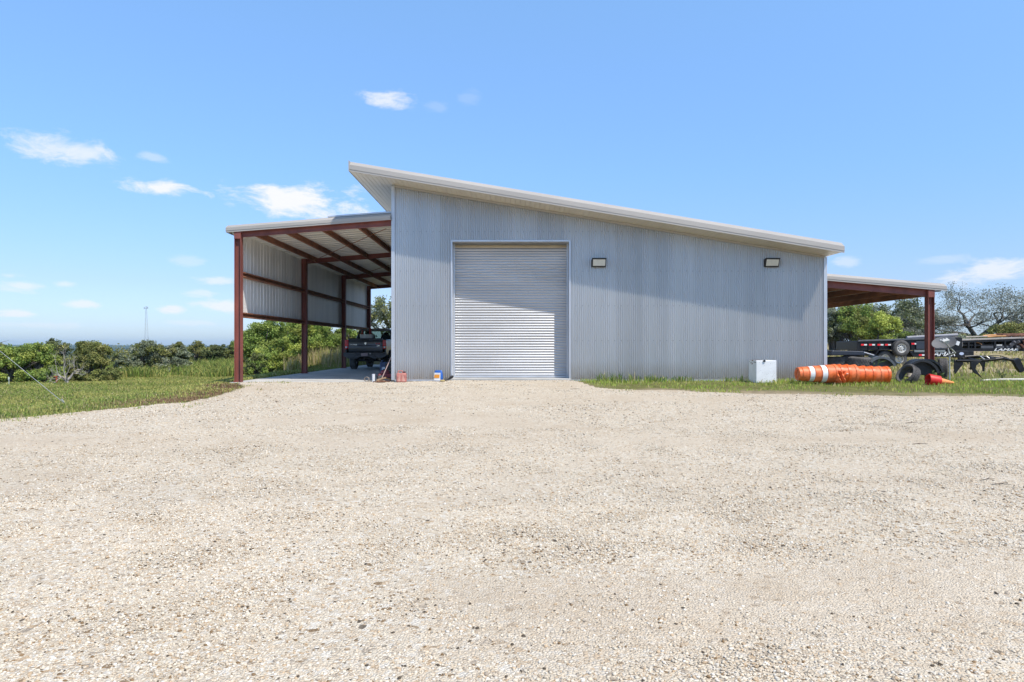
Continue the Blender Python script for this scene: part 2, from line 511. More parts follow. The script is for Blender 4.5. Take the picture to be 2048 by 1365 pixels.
# colour by what grows there (soil under lawn, dry pasture, far woods)
n1 = noise2(GX, GY, 5, 3.0, 2.0)
lawn = np.array([0.17, 0.175, 0.06]); dry = np.array([0.40, 0.34, 0.19]); wood = np.array([0.045, 0.075, 0.03]); soil = np.array([0.36, 0.29, 0.20])
wdry = (ss(23, 30, GY) * ss(6, 10, GX) + ss(36, 44, GY) * ss(-18, -10, GX) * 0.7).clip(0, 1)
gc = lawn * (1 - wdry[..., None]) + dry * wdry[..., None]
ws = (ss(1.2, 0.0, np.abs(gravel_edge(GX, GY) + 0.3)) * ss(0.42, 0.6, n1) * 0.9)[..., None]
gc = gc * (1 - ws) + soil * ws
ws = (ss(0.52, 0.60, n1) * ss(22, 25, GY) * ss(8, 12, GX) * 0.8)[..., None]
gc = gc * (1 - ws) + soil * 1.25 * ws
wb = (ss(-1.9, -.4, gravel_edge(GX, GY)) * ss(13.6, 16, GY) * ss(22, 21, GY) * ss(-6, -7, GX))[..., None]
gc = gc * (1 - wb) + np.array([.25, .17, .095]) * wb
wf = ss(58, 90, np.hypot(GX, GY))[..., None]
gc = gc * (1 - wf) + wood * (0.7 + 0.6 * noise2(GX, GY, 9, 260, 120)[..., None]) * wf
ground_m = mat('earth_and_thatch', (1, 1, 1), 0.95, 0.0, 0.35, 5.0, bump=0.5, bscale=30, attr='Col', spec=0.1)
go = numpy_mesh('ground', np.stack([GX, GY, GZ], -1).reshape(-1, 3), faces, ground_m, gc.reshape(-1, 3), smooth=True)
tag(go, 'grassy earth around the gravel yard reaching out to the far hills', 'ground', kind='structure')

# gravel yard: a sheet of its own just above the earth
st = 0.10
yx = np.arange(-19, 21, st); yy = np.arange(-4.0, 21.36, st)
YX, YY = np.meshgrid(yx, yy)
E = gravel_edge(YX, YY)
dust_n = noise2(YX * 1.0 + 30, YY + 30, 21, 5.5, 1.7, 5)
dust = ss(0.50, 0.66, dust_n) * 0.9
band = np.exp(-((YY - (10.2 + 0.10 * (YX + 4))) / 0.8) ** 2) * ss(-12, -7, YX) * ss(1.5, -2.0, YX)
band2 = np.exp(-((YY - (7.6 - 0.05 * (YX - 4))) / 0.6) ** 2) * ss(0, 3, YX) * ss(9, 6, YX) * 0.7
def tracks(x, y):
    t = 0
    for x0, k, w_ in ((-1.15, .30, .26), (.75, .30, .26), (3.6, -1.5, .3), (5.4, -1.5, .3)):
        xc = x0 + k * ((21 - y) / 9) ** 2 * 1.6
        t = np.maximum(t, np.exp(-((x - xc) / (w_ * (1 + .25 * np.sin(y * 1.3)))) ** 2) * ss(4, 8, y))
    return t * (.25 + .9 * noise2(x + 9, y + 3, 91, 1.6, 2.2, 4)) * .62


dust = np.clip(np.maximum(np.maximum(dust, tracks(YX, YY)), np.maximum(band, band2) * (0.55 + 0.8 * dust_n)) + ss(0.75, 0.1, E) * ss(20.8, 19, YY) * 0.9, 0, 1)
YZ = ground(YX, YY) + 0.02 + 0.012 * (noise2(YX, YY, 33, 0.5, 0.4, 3) - 0.5)
ydx = np.arange(YX.size).reshape(YX.shape)
yf = np.stack([ydx[:-1, :-1], ydx[:-1, 1:], ydx[1:, 1:], ydx[1:, :-1]], -1).reshape(-1, 4)
keep = (E.ravel()[yf] > 0).sum(1) >= 2
yf = yf[keep]
used = np.unique(yf)
remap = np.full(YX.size, -1); remap[used] = np.arange(len(used))
vy = np.stack([YX, YY, YZ], -1).reshape(-1, 3)[used]
dcol = np.repeat(dust.ravel()[used][:, None], 3, 1)

gm = bpy.data.materials.new('crushed_limestone'); gm.use_nodes = True
nt = gm.node_tree; L = nt.links.new
b = nt.nodes['Principled BSDF']; b.inputs['Roughness'].default_value = 0.95; b.inputs['Specular IOR Level'].default_value = 0.1
tc = nd(nt, 'ShaderNodeTexCoord')
wv = nd(nt, 'ShaderNodeTexNoise'); wv.inputs['Scale'].default_value = 30; wv.inputs['Detail'].default_value = 3
L(tc.outputs['Object'], wv.inputs['Vector'])
vm = nd(nt, 'ShaderNodeVectorMath', operation='MULTIPLY_ADD'); vm.inputs[1].default_value = (0.012, 0.012, 0.012)
L(wv.outputs['Color'], vm.inputs[0]); L(tc.outputs['Object'], vm.inputs[2])
v1 = nd(nt, 'ShaderNodeTexVoronoi'); v1.inputs['Scale'].default_value = 52; L(vm.outputs[0], v1.inputs['Vector'])
v2 = nd(nt, 'ShaderNodeTexVoronoi'); v2.inputs['Scale'].default_value = 24; L(vm.outputs[0], v2.inputs['Vector'])


def pal(src, stops):
    c = nd(nt, 'ShaderNodeValToRGB'); c.color_ramp.interpolation = 'CONSTANT'
    els = c.color_ramp.elements
    while len(els) < len(stops): els.new(0.5)
    for e_, (p_, q_) in zip(els, stops):
        e_.position = p_; e_.color = (*q_, 1)
    s_ = nd(nt, 'ShaderNodeSeparateColor'); L(src, s_.inputs[0]); L(s_.outputs[0], c.inputs['Fac'])
    return c.outputs['Color'], s_.outputs[1]


PAL = [(0, GRAV[0]), (.36, GRAV[1]), (.64, GRAV[2]), (.84, GRAV[3]), (.92, GRAV[4]), (.962, GRAV[5]), (.99, GRAV[6])]
c1, r1 = pal(v1.outputs['Color'], PAL)
c2, r2 = pal(v2.outputs['Color'], PAL)
gt = nd(nt, 'ShaderNodeMath', operation='GREATER_THAN'); gt.inputs[1].default_value = 0.72; L(r2, gt.inputs[0])
m1 = nd(nt, 'ShaderNodeMix', data_type='RGBA'); L(gt.outputs[0], m1.inputs['Factor']); L(c1, m1.inputs['A']); L(c2, m1.inputs['B'])
# fine dust lies between and over the stones in worn patches
at = nd(nt, 'ShaderNodeAttribute'); at.attribute_name = 'Col'
fn = nd(nt, 'ShaderNodeTexNoise'); fn.inputs['Scale'].default_value = 4.5; fn.inputs['Detail'].default_value = 8; fn.inputs['Roughness'].default_value = 0.7
L(tc.outputs['Object'], fn.inputs['Vector'])
dm = nd(nt, 'ShaderNodeMath', operation='MULTIPLY_ADD'); L(at.outputs['Fac'], dm.inputs[0]); dm.inputs[1].default_value = 0.62
mr = nd(nt, 'ShaderNodeMapRange'); mr.inputs['From Min'].default_value = 0.42; mr.inputs['From Max'].default_value = 0.72; mr.inputs['To Max'].default_value = 0.42
L(fn.outputs['Fac'], mr.inputs['Value']); L(mr.outputs['Result'], dm.inputs[2])
dcl = nd(nt, 'ShaderNodeClamp'); L(dm.outputs[0], dcl.inputs['Value'])
fd = nd(nt, 'ShaderNodeTexNoise'); fd.inputs['Scale'].default_value = 1.1; fd.inputs['Detail'].default_value = 5; L(tc.outputs['Object'], fd.inputs['Vector'])
dr = nd(nt, 'ShaderNodeValToRGB'); dr.color_ramp.elements[0].position = .38; dr.color_ramp.elements[1].position = .66
dr.color_ramp.elements[0].color = (*DUST[0], 1); dr.color_ramp.elements[1].color = (*DUST[1], 1); L(fd.outputs['Fac'], dr.inputs['Fac'])
m2 = nd(nt, 'ShaderNodeMix', data_type='RGBA'); L(dcl.outputs[0], m2.inputs['Factor']); L(m1.outputs['Result'], m2.inputs['A']); L(dr.outputs['Color'], m2.inputs['B'])
L(m2.outputs['Result'], b.inputs['Base Color'])
e1 = nd(nt, 'ShaderNodeTexVoronoi', feature='DISTANCE_TO_EDGE'); e1.inputs['Scale'].default_value = 52; L(vm.outputs[0], e1.inputs['Vector'])
e2 = nd(nt, 'ShaderNodeMapRange'); e2.inputs['From Max'].default_value = 0.35; L(e1.outputs['Distance'], e2.inputs['Value'])
hsum = nd(nt, 'ShaderNodeMath', operation='ADD'); L(e2.outputs[0], hsum.inputs[0]); L(fn.outputs['Fac'], hsum.inputs[1])
hm = nd(nt, 'ShaderNodeMath', operation='ADD'); L(hsum.outputs[0], hm.inputs[0]); L(r1, hm.inputs[1])
bp = nd(nt, 'ShaderNodeBump'); bp.inputs['Strength'].default_value = 0.75; bp.inputs['Distance'].default_value = 0.010
L(hm.outputs[0], bp.inputs['Height']); L(bp.outputs['Normal'], b.inputs['Normal'])
gy_o = numpy_mesh('gravel_yard', vy, remap[yf], gm, dcol, smooth=True)
tag(gy_o, 'pale crushed limestone gravel yard spread in front of the metal workshop', 'gravel yard', kind='structure')

# loose stones
PHI = (1 + 5 ** .5) / 2
ICO = np.array([(-1, PHI, 0), (1, PHI, 0), (-1, -PHI, 0), (1, -PHI, 0), (0, -1, PHI), (0, 1, PHI), (0, -1, -PHI), (0, 1, -PHI),
                (PHI, 0, -1), (PHI, 0, 1), (-PHI, 0, -1), (-PHI, 0, 1)]) / math.sqrt(1 + PHI ** 2)
ICF = np.array([(0, 11, 5), (0, 5, 1), (0, 1, 7), (0, 7, 10), (0, 10, 11), (1, 5, 9), (5, 11, 4), (11, 10, 2), (10, 7, 6), (7, 1, 8),
                (3, 9, 4), (3, 4, 2), (3, 2, 6), (3, 6, 8), (3, 8, 9), (4, 9, 5), (2, 4, 11), (6, 2, 10), (8, 6, 7), (9, 8, 1)])
OCT = np.array([(1, 0, 0), (0, 1, 0), (-1, 0, 0), (0, -1, 0), (0, 0, 1), (0, 0, -1)], float)
OCF = np.array([(0, 1, 4), (1, 2, 4), (2, 3, 4), (3, 0, 4), (1, 0, 5), (2, 1, 5), (3, 2, 5), (0, 3, 5)])


def rotmats(n, rng, flat=1.0):
    a = rng.random(n) * 2 * PI; t = (rng.random(n) - 0.5) * flat; p = (rng.random(n) - 0.5) * flat
    ca, sa, ct, st_, cp, sp_ = np.cos(a), np.sin(a), np.cos(t), np.sin(t), np.cos(p), np.sin(p)
    M = np.empty((n, 3, 3))
    M[:, 0, 0] = ca * cp - sa * st_ * sp_; M[:, 0, 1] = -sa * ct; M[:, 0, 2] = ca * sp_ + sa * st_ * cp
    M[:, 1, 0] = sa * cp + ca * st_ * sp_; M[:, 1, 1] = ca * ct; M[:, 1, 2] = sa * sp_ - ca * st_ * cp
    M[:, 2, 0] = -ct * sp_; M[:, 2, 1] = st_; M[:, 2, 2] = ct * cp
    return M


def scatter(n, ylo, yhi, margin=1.0):
    y = np.sqrt(ylo ** 2 + RNG.random(n) * (yhi ** 2 - ylo ** 2))
    x = (RNG.random(n) * 2 - 1) * (0.76 * y + margin)
    return x, y


def stones(n, ylo, yhi, smin, smax, base, bf):
    x, y = scatter(n, ylo, yhi)
    E_ = gravel_edge(x, y)
    dn = np.clip(noise2(x + 30, y + 30, 21, 5.5, 1.7, 5), 0, 1)
    pd = (1 - 0.78 * ss(0.48, 0.62, dn)) * (1 - .85 * tracks(x, y))
    bnd = np.exp(-((y - (10.2 + 0.10 * (x + 4))) / 0.8) ** 2) * ss(-12, -7, x) * ss(1.5, -2.0, x)
    clump = 0.30 + 1.4 * ss(.28, .72, noise2(x, y, 77, 0.9, 0.6, 4))
    ok = (E_ > 0.03) & (RNG.random(n) < pd * (1 - 0.7 * bnd) * clump)
    x, y = x[ok], y[ok]; n = len(x)
    z = ground(x, y) + 0.02
    s = smin + (smax - smin) * RNG.random(n) ** 2.6
    sc3 = np.stack([s * (0.75 + 0.5 * RNG.random(n)), s * (0.6 + 0.4 * RNG.random(n)), s * (0.38 + 0.3 * RNG.random(n))], -1)
    var = base[None] * (1 + 0.30 * (np.random.default_rng(5).random((12, len(base), 1)) - 0.5) * 2)
    v = var[RNG.integers(0, 12, n)] * sc3[:, None, :]
    v = np.einsum('nij,nkj->nki', rotmats(n, RNG, 0.7), v)
    v += np.stack([x, y, z + 0.12 * s], -1)[:, None, :]
    drk = ss(.52, .70, noise2(x + 7, y + 2, 71, 1.7, 1.2, 4)) * .07       # drifts of browner stone
    pk = np.searchsorted(np.array([.36, .62, .80, .90, .95, .98]), np.clip(RNG.random(n) + drk * RNG.random(n), 0, .999))
    c = np.array(GRAV)[pk] * (0.86 + 0.26 * RNG.random((n, 1)))
    f = bf[None] + (np.arange(n) * len(base))[:, None, None]
    return v.reshape(-1, 3), f.reshape(-1, 3), np.repeat(c, len(base), 0)


parts_ = [stones(int(95000 * STONE_K), 2.5, 6.5, .0035, .013, ICO, ICF), stones(int(90000 * STONE_K), 6.5, 12, .005, .017, OCT * 1.1, OCF),
          stones(int(60000 * STONE_K), 12, 21.3, .008, .024, OCT * 1.1, OCF)]
vs, fs, cs = [], [], []; o_ = 0
for v, f, c in parts_:
    vs.append(v); fs.append(f + o_); cs.append(c); o_ += len(v)
so = numpy_mesh('gravel', np.concatenate(vs), np.concatenate(fs), stone_m, np.concatenate(cs))
tag(so, 'loose white, tan and brown limestone pebbles lying over the yard', 'gravel', kind='stuff')


# ------------------------------------------------------------------ grass
def blades(name, x, y, h, w, col, label, lean=0.5, zoff=0.0, seeds=False):
    n = len(x); z = ground(x, y) + zoff
    a = RNG.random(n) * 2 * PI; la = RNG.random(n) * 2 * PI
    h = h * (0.55 + 0.75 * RNG.random(n)); ln = h * lean * RNG.random(n)
    dx, dy = np.cos(a) * w / 2, np.sin(a) * w / 2
    lx, ly = np.cos(la) * ln, np.sin(la) * ln
    P = np.empty((n, 5, 3))
    P[:, 0] = np.stack([x - dx, y - dy, z - 0.02], -1); P[:, 1] = np.stack([x + dx, y + dy, z - 0.02], -1)
    P[:, 2] = np.stack([x + dx * .8 + lx * .3, y + dy * .8 + ly * .3, z + h * .6], -1)
    P[:, 3] = np.stack([x - dx * .8 + lx * .3, y - dy * .8 + ly * .3, z + h * .6], -1)
    P[:, 4] = np.stack([x + lx, y + ly, z + h * (1 - 0.25 * lean * RNG.random(n))], -1)
    i = (np.arange(n) * 5)[:, None]
    tri = np.concatenate([i + np.array([[0, 1, 2]]), i + np.array([[0, 2, 3]]), i + np.array([[3, 2, 4]])], 0)
    c = np.repeat(col, 5, 0)
    if seeds:
        c = c.reshape(n, 5, 3); c[:, 4] = c[:, 4] * 0.4 + np.array([.45, .36, .2]) * 0.6; c = c.reshape(-1, 3)
    o = numpy_mesh(name, P.reshape(-1, 3), tri, blade_m, c)
    return tag(o, label, 'grass', kind='stuff')


def mixcol(n, cols, wts):
    k = RNG.choice(len(cols), n, p=np.array(wts) / sum(wts))
    return np.array(cols)[k] * (0.75 + 0.5 * RNG.random((n, 1)))


GREEN, OLIVE, YEL, STRAW, DKG = GRASSC
# lawn left of the yard
n = 460000
y = 9 + RNG.random(n) ** 0.8 * 38; x = -31 + RNG.random(n) * 24
ok = (gravel_edge(x, y) < 0.05) & (x > -1.05 * y - 3) & ~((x > -8.75) & (y > 21.1)) & (RNG.random(n) < np.clip(26 / y, .25, 1))
x, y = x[ok], y[ok]; n = len(x)
pn = noise2(x, y, 41, 2.6, 1.6)
c = mixcol(n, [GREEN, OLIVE, YEL, STRAW], [3, 3.2, 2.0, .7])
edge = ss(-1.9, -0.3, gravel_edge(x, y)) * ss(13.6, 16.0, y) * (y < 22)
brown = RNG.random(n) < edge * 0.95
c[brown] = np.array([.27, .185, .10]) * (0.7 + 0.6 * RNG.random((brown.sum(), 1)))
patch = (pn > .56) & (RNG.random(n) < .55)
c[patch] = np.array(YEL) * (0.8 + 0.5 * RNG.random((patch.sum(), 1)))
hh = np.where(brown, .035, .04 + .055 * pn) * np.where(y > 26, 1.35, 1)
blades('grass', x, y, hh, 0.010 + 0.0006 * y, c, 'short mown lawn left of the gravel yard with a browned edge', 1.15)
# strip along the right half of the front wall and the junk pile
n = 110000
x = 1.7 + RNG.random(n) * 22; y = 12 + RNG.random(n) * 12.5
ge = gravel_edge(x, y)
pn = noise2(x, y, 43, 1.3, 0.7)
ok = (ge < 0.0) & (x < .82 * y + 1) & ~((x < 9.9) & (y > 21.33)) & (pn > .40 + .19 * ss(-1.8, -.1, ge)) & (RNG.random(n) < .12 + 1.1 * (pn - .28))
x, y, pn = x[ok], y[ok], pn[ok]; n = len(x)
c = mixcol(n, STRIPC, [4.5, 2, 2.2, .9])
blades('grass', x, y, (.045 + .15 * pn ** 2) * (.55 + .45 * ss(-.2, -1.8, gravel_edge(x, y))), .017, c, 'rough green grass strip between the gravel and the right half of the wall', .8)
n = 90000
y = 11.5 + RNG.random(n) * 9.5; x = -11 + RNG.random(n) * 26
ge = gravel_edge(x, y); pn = noise2(x + 3, y + 8, 61, .55, .45, 3)
ok = (ge > -.15) & (ge < .9) & (pn > .58 + .22 * np.clip(ge, 0, 1)) & ((x < -6.5) | (x > 2.0)) & (RNG.random(n) < .5)
x, y, pn = x[ok], y[ok], pn[ok]; n = len(x)
blades('grass', x, y, .03 + .12 * (pn - .5), .014, mixcol(n, [GREEN, OLIVE, YEL, STRAW], [3, 2, 2, 2]), 'stray grass tufts creeping onto the edge of the gravel', 1.0, .02)
# weeds right at the wall foot
n = 1900
x = 2.6 + RNG.random(n) * 7.2; y = 20.75 + RNG.random(n) * .5
pn = noise2(x, y, 47, .6, .6); ok = (pn > .49) & (RNG.random(n) < ss(7.5, 3.2, x) * .8 + .12)
x, y, pn = x[ok], y[ok], pn[ok]; n = len(x)
blades('weeds', x, y, .08 + .55 * (pn - .45) + .22 * ss(5.2, 3.5, x) * RNG.random(n), .022, mixcol(n, [GREEN, DKG, YEL, STRAW], [3, 3, 1, .8]),
       'taller weeds growing along the foot of the corrugated wall', .7)
# pasture right of and behind the building
n = 70000
x = 9.9 + RNG.random(n) * 50; y = 23 + RNG.random(n) ** .8 * 36
pn = noise2(x, y, 51, 4, 2)
ok = (x < .82 * y + 2) & (pn > .40) & (RNG.random(n) < .85) & ((noise2(x, y, 5, 3.0, 2.0) < .57) | (y < 24))
x, y, pn = x[ok], y[ok], pn[ok]; n = len(x)
c = mixcol(n, [GREEN, OLIVE, YEL, STRAW], [.6, 1.2, 2.8, 5.5])
blades('grass', x, y, .10 + .22 * pn, .02 + .0012 * y, c, 'dry straw coloured pasture around the trailers', .9)
# tall rank grass left of and behind the carport
n = 42000
x = -24 + RNG.random(n) * 16; y = 31 + RNG.random(n) * 16
pn = noise2(x, y, 53, 3, 2)
ok = (x > -.62 * y) & (x < -8.9) & (pn > .40) & (x < -.40 * y)
x, y, pn = x[ok], y[ok], pn[ok]; n = len(x)
blades('tall_grass', x, y, (.22 + .62 * pn) * (.6 + .7 * noise2(x, y, 59, .9, .9)), .034, mixcol(n, [GREEN, OLIVE, DKG, YEL], [3, 2, 1, 2]), 'tall rank green grass in front of the brush beyond the lawn', 1.05)
n = 9000
y = 30 + RNG.random(n) * 18; x = -9.0 - RNG.random(n) * 5.5
pn = noise2(x, y, 57, 1.6, 1.6); ok = (pn > .46) & (x > -.335 * y)
x, y, pn = x[ok], y[ok], pn[ok]; n = len(x)
blades('seeding_grass', x, y, .45 + .65 * pn, .028, mixcol(n, [STRAW, YEL, OLIVE], [4, 1.5, 1]), 'pale seeding grass stems beside the carport slab', .5, seeds=True)
# ------------------------------------------------------------------ workshop
XL, XR, YB = -3.75, 9.84, 41.4
SL = 0.165
DX0, DX1, DZ = -1.866, 1.787, 4.28


def ztop(x): return 6.07 - SL * (x - XL)


ws = thing('metal_workshop', 'large corrugated metal workshop with single pitch roof and wide roll up door', 'workshop', (0, 0, 0))
PITCH, AMP = 0.0678, 0.018


def corrugated(mb, x0, x1, zlo, zhi, y, n=8):
    """vertical corrugated sheet facing -Y; zlo/zhi are functions of x"""
    k = max(2, int(round((x1 - x0) / PITCH * n)))
    xs = [x0 + (x1 - x0) * i / k for i in range(k + 1)]
    vs = []
    for x in xs:
        yy_ = y + AMP * math.cos(2 * PI * x / PITCH)
        vs.append((x, yy_, zlo(x))); vs.append((x, yy_, zhi(x)))
    mb.add(vs, [(2 * i, 2 * i + 2, 2 * i + 3, 2 * i + 1) for i in range(k)])


mb = MB()
corrugated(mb, XL, DX0, lambda x: -.06, ztop, YF)
corrugated(mb, DX0, DX1, lambda x: DZ, ztop, YF)
corrugated(mb, DX1, XR, lambda x: -.06, ztop, YF)
mb.cur = 1
for z in (4.60, 3.36, 2.27, 1.18, 0.02):          # screw rows, one every third ridge
    k = int((XR - XL) / (PITCH * 3))
    for i in range(k):
        x = math.ceil(XL / PITCH) * PITCH + PITCH * 3 * i + PITCH / 2
        if z > ztop(x) - .1 or (DX0 - .03 < x < DX1 + .03 and z < DZ) or x > XR - .05: continue
        mb.box((x, YF - AMP - .006, z + random.uniform(-.004, .004)), (.016, .012, .016))
wall_o = mb.build('front_wall', [galv, mat('screw_head', (.12, .12, .13), .5, .3)], ws, smooth=60)

mb = MB()
mb.extrude([(XL, -.06), (XR, -.06), (XR, ztop(XR)), (XL, ztop(XL))], (0, 0, 0), (0, -.03, 0), (0, YB, 0)); mb.build('back_wall', galv, ws)
for nm, x, s in (('side_wall', XL, -1), ('side_wall', XR, 1)):
    mb = MB(); k = int((YB - YF - .1) / PITCH * 4); vs = []
    for i in range(k + 1):
        y = YF + .05 + (YB - YF - .1) * i / k
        xx = x + s * AMP * math.cos(2 * PI * y / PITCH) - s * .02
        vs += [(xx, y, -.06), (xx, y, ztop(x) - .01)]
    mb.add(vs, [(2 * i, 2 * i + 2, 2 * i + 3, 2 * i + 1) for i in range(k)])
    mb.build(nm, galv, ws, smooth=60)
mb = MB(); mb.bounds((XL + .03, YF + .04, -.5), (DX0 - .06, YB - .1, -.063)); mb.bounds((DX0 - .06, YF - .05, -.5), (DX1 + .06, YB - .1, -.004))
mb.bounds((DX1 + .06, YF + .04, -.5), (XR - .03, YB - .1, -.063)); mb.build('foundation', concrete, ws, bevel=.008)
for x in (XL, XR):
    mb = MB()
    s = 1 if x == XL else -1
    mb.bounds((x - s * .03, YF - .032, -.06), (x + s * .075, YF - .019, ztop(x) - .03))
    mb.bounds((x - s * .03, YF - .019, -.06), (x - s * .018, YF + .09, ztop(x) - .03))
    mb.build('corner_trim', trim_grey, ws, bevel=.003)
mb = MB()
mb.extrude([(XL + .08, ztop(XL + .08) - .075), (XR - .08, ztop(XR - .08) - .075), (XR - .08, ztop(XR - .08) - .002), (XL + .08, ztop(XL + .08) - .002)],
           (0, -.036, 0), (0, -.019, 0), (0, YF, 0))
mb.build('eave_trim', trim_m, ws)
mb = MB(); mb.bounds((XL + .08, YF - .03, -.085), (DX0 - .06, YF - .016, -.035)); mb.bounds((DX1 + .06, YF - .03, -.085), (XR - .08, YF - .016, -.035))
mb.build('base_trim', trim_grey, ws)
# door surround: flat trim on the wall, deep returns, tan coil hood, slatted curtain
mb = MB(); t = .055
mb.bounds((DX0 - t, YF - .034, -.05), (DX0, YF - .018, DZ + t)); mb.bounds((DX1, YF - .034, -.05), (DX1 + t, YF - .018, DZ + t))
mb.bounds((DX0, YF - .034, DZ), (DX1, YF - .018, DZ + t))
dt = mb.build('door_trim', trim_grey, ws, bevel=.003)
mb = MB(); mb.bounds((DX0 - .03, YF - .018, -.004), (DX0 - .001, YF + .52, DZ)); mb.bounds((DX1 + .001, YF - .018, -.004), (DX1 + .03, YF + .52, DZ))
mb.bounds((DX0 - .03, YF - .018, DZ + .001), (DX1 + .03, YF + .52, DZ + .03))
mb.build('door_jamb', trim_grey, ws)
door = bpy.data.objects.new('roll_up_door', None); COL.objects.link(door); door.parent = ws
SP = 0.0835; YD = YF + .46
mb = MB(); nxs = 60; prof = []
rows = int(DZ / SP) + 1
for i in range(rows):
    z0 = .055 + i * SP
    for q in range(7):
        a = q / 7
        prof.append((z0 + a * SP, -.021 * math.sin(PI * min(1, a * 1.12)) if a < .893 else .004))
wig = [[0.0] * (nxs + 1) for _ in prof]
for j, (z, d) in enumerate(prof):
    sw = math.exp(-((z - 3.35) / .42) ** 2) * .004 + .0006
    for i in range(nxs + 1):
        x = DX0 + (DX1 - DX0) * i / nxs
        wig[j][i] = sw * math.sin(x * 6.1 + 2.1 * math.sin(z * 9) + 1.7 * math.sin(x * 2.3 + int(z / SP)))
vs = [(DX0 + .004 + (DX1 - DX0 - .008) * i / nxs, YD + d + wig[j][i], z + wig[j][i] * 1.2) for j, (z, d) in enumerate(prof) for i in range(nxs + 1)]
fs = [(j * (nxs + 1) + i, j * (nxs + 1) + i + 1, (j + 1) * (nxs + 1) + i + 1, (j + 1) * (nxs + 1) + i) for j in range(len(prof) - 1) for i in range(nxs)]
mb.add(vs, fs); mb.build('curtain', galv_door, door, smooth=70)
mb = MB(); mb.bounds((DX0 + .003, YD - .03, .004), (DX1 - .003, YD + .02, .06)); mb.build('bottom_bar', trim_grey, door, bevel=.006)
for x, s in ((DX0, 1), (DX1, -1)):
    mb = MB(); mb.bounds((x + s * .001, YD - .06, 0), (x + s * .045, YD - .035, DZ - .002))
    mb.build('guide', trim_grey, door)
mb = MB(); mb.bounds((DX0 + .05, YD - .10, DZ - .125), (DX1 - .05, YD - .03, DZ - .055)); mb.build('hood', mat('tan_hood', (.42, .33, .20), .6), door, bevel=.01)

# roof
RX0, RX1, RY0, RY1 = -4.885, 9.90, 20.43, 42.4


def sloped(mb, outline, x0, x1, zf):
    """outline (y,z) swept from x0 to x1 following zf(x)"""
    n = len(outline); vs = []
    for x in (x0, x1):
        vs += [(x, p[0], zf(x) + p[1]) for p in outline]
    mb.add(vs, [(i, (i + 1) % n, n + (i + 1) % n, n + i) for i in range(n)] + [tuple(range(n - 1, -1, -1)), tuple(range(n, 2 * n))])


roof = bpy.data.objects.new('roof', None); COL.objects.link(roof); roof.parent = ws
mb = MB(); zz = lambda x: ztop(x)
out = [(RY0 + .17, .20), (RY0 + .17, .30)]
ribs = int((RY1 - RY0 - .4) / .305); top = []
for i in range(ribs):
    y = RY0 + .3 + i * .305
    top += [(y, .30), (y + .03, .335), (y + .06, .335), (y + .09, .30)]
sloped(mb, [(RY0 + .28, .20)] + [(RY0 + .28, .30)] + top + [(RY1, .30), (RY1, .20)], RX0 + .02, RX1, zz)
mb.build('roof_sheet', trim_grey, roof)
mb = MB(); k = int((RX1 - RX0) / .15)
for i in range(k):
    xa = RX0 + .02 + (RX1 - RX0 - .02) * i / k; xb = RX0 + .02 + (RX1 - RX0 - .02) * (i + 1) / k
    mb.add([(xa, RY0 + .03, ztop(xa) + .004), (xb - .012, RY0 + .03, ztop(xb) + .004), (xb - .012, RY1 - .03, ztop(xb) + .004), (xa, RY1 - .03, ztop(xa) + .004)], [(0, 1, 2, 3)])
    mb.add([(xb - .012, RY0 + .03, ztop(xb) + .004), (xb, RY0 + .03, ztop(xb) + .016), (xb, RY1 - .03, ztop(xb) + .016), (xb - .012, RY1 - .03, ztop(xb) + .004)], [(0, 1, 2, 3)])
mb.build('soffit', soffit_m, roof)
mb = MB()
sloped(mb, [(RY0 + .035, -.004), (RY0 + .012, -.004), (RY0 + .012, .05), (RY0, .055), (RY0, .19), (RY0 + .015, .20), (RY0 + .20, .325), (RY0 + .27, .335), (RY0 + .27, .30), (RY0 + .035, .18)],
       RX0, RX1 + .06, zz)
mb.build('rake_trim', trim_m, roof)
mb = MB(); mb.extrude([(RX0 - .012, ztop(RX0) - .005), (RX0 + .02, ztop(RX0) - .005), (RX0 + .02, ztop(RX0) + .30), (RX0 - .012, ztop(RX0) + .32)], (0, RY0 + .002, 0), (0, RY1, 0))
mb.build('fascia', trim_m, roof)
mb = MB(); z = ztop(RX1)
mb.extrude([(RX1 + .002, z + .02), (RX1 + .04, z + .02), (RX1 + .10, z + .10), (RX1 + .10, z + .2), (RX1 + .115, z + .21), (RX1 + .115, z + .225), (RX1 + .085, z + .225), (RX1 + .085, z + .10), (RX1 + .03, z + .035), (RX1 + .002, z + .035)],
           (0, RY0 + .20, 0), (0, RY1, 0))
mb.build('gutter', trim_m, roof)

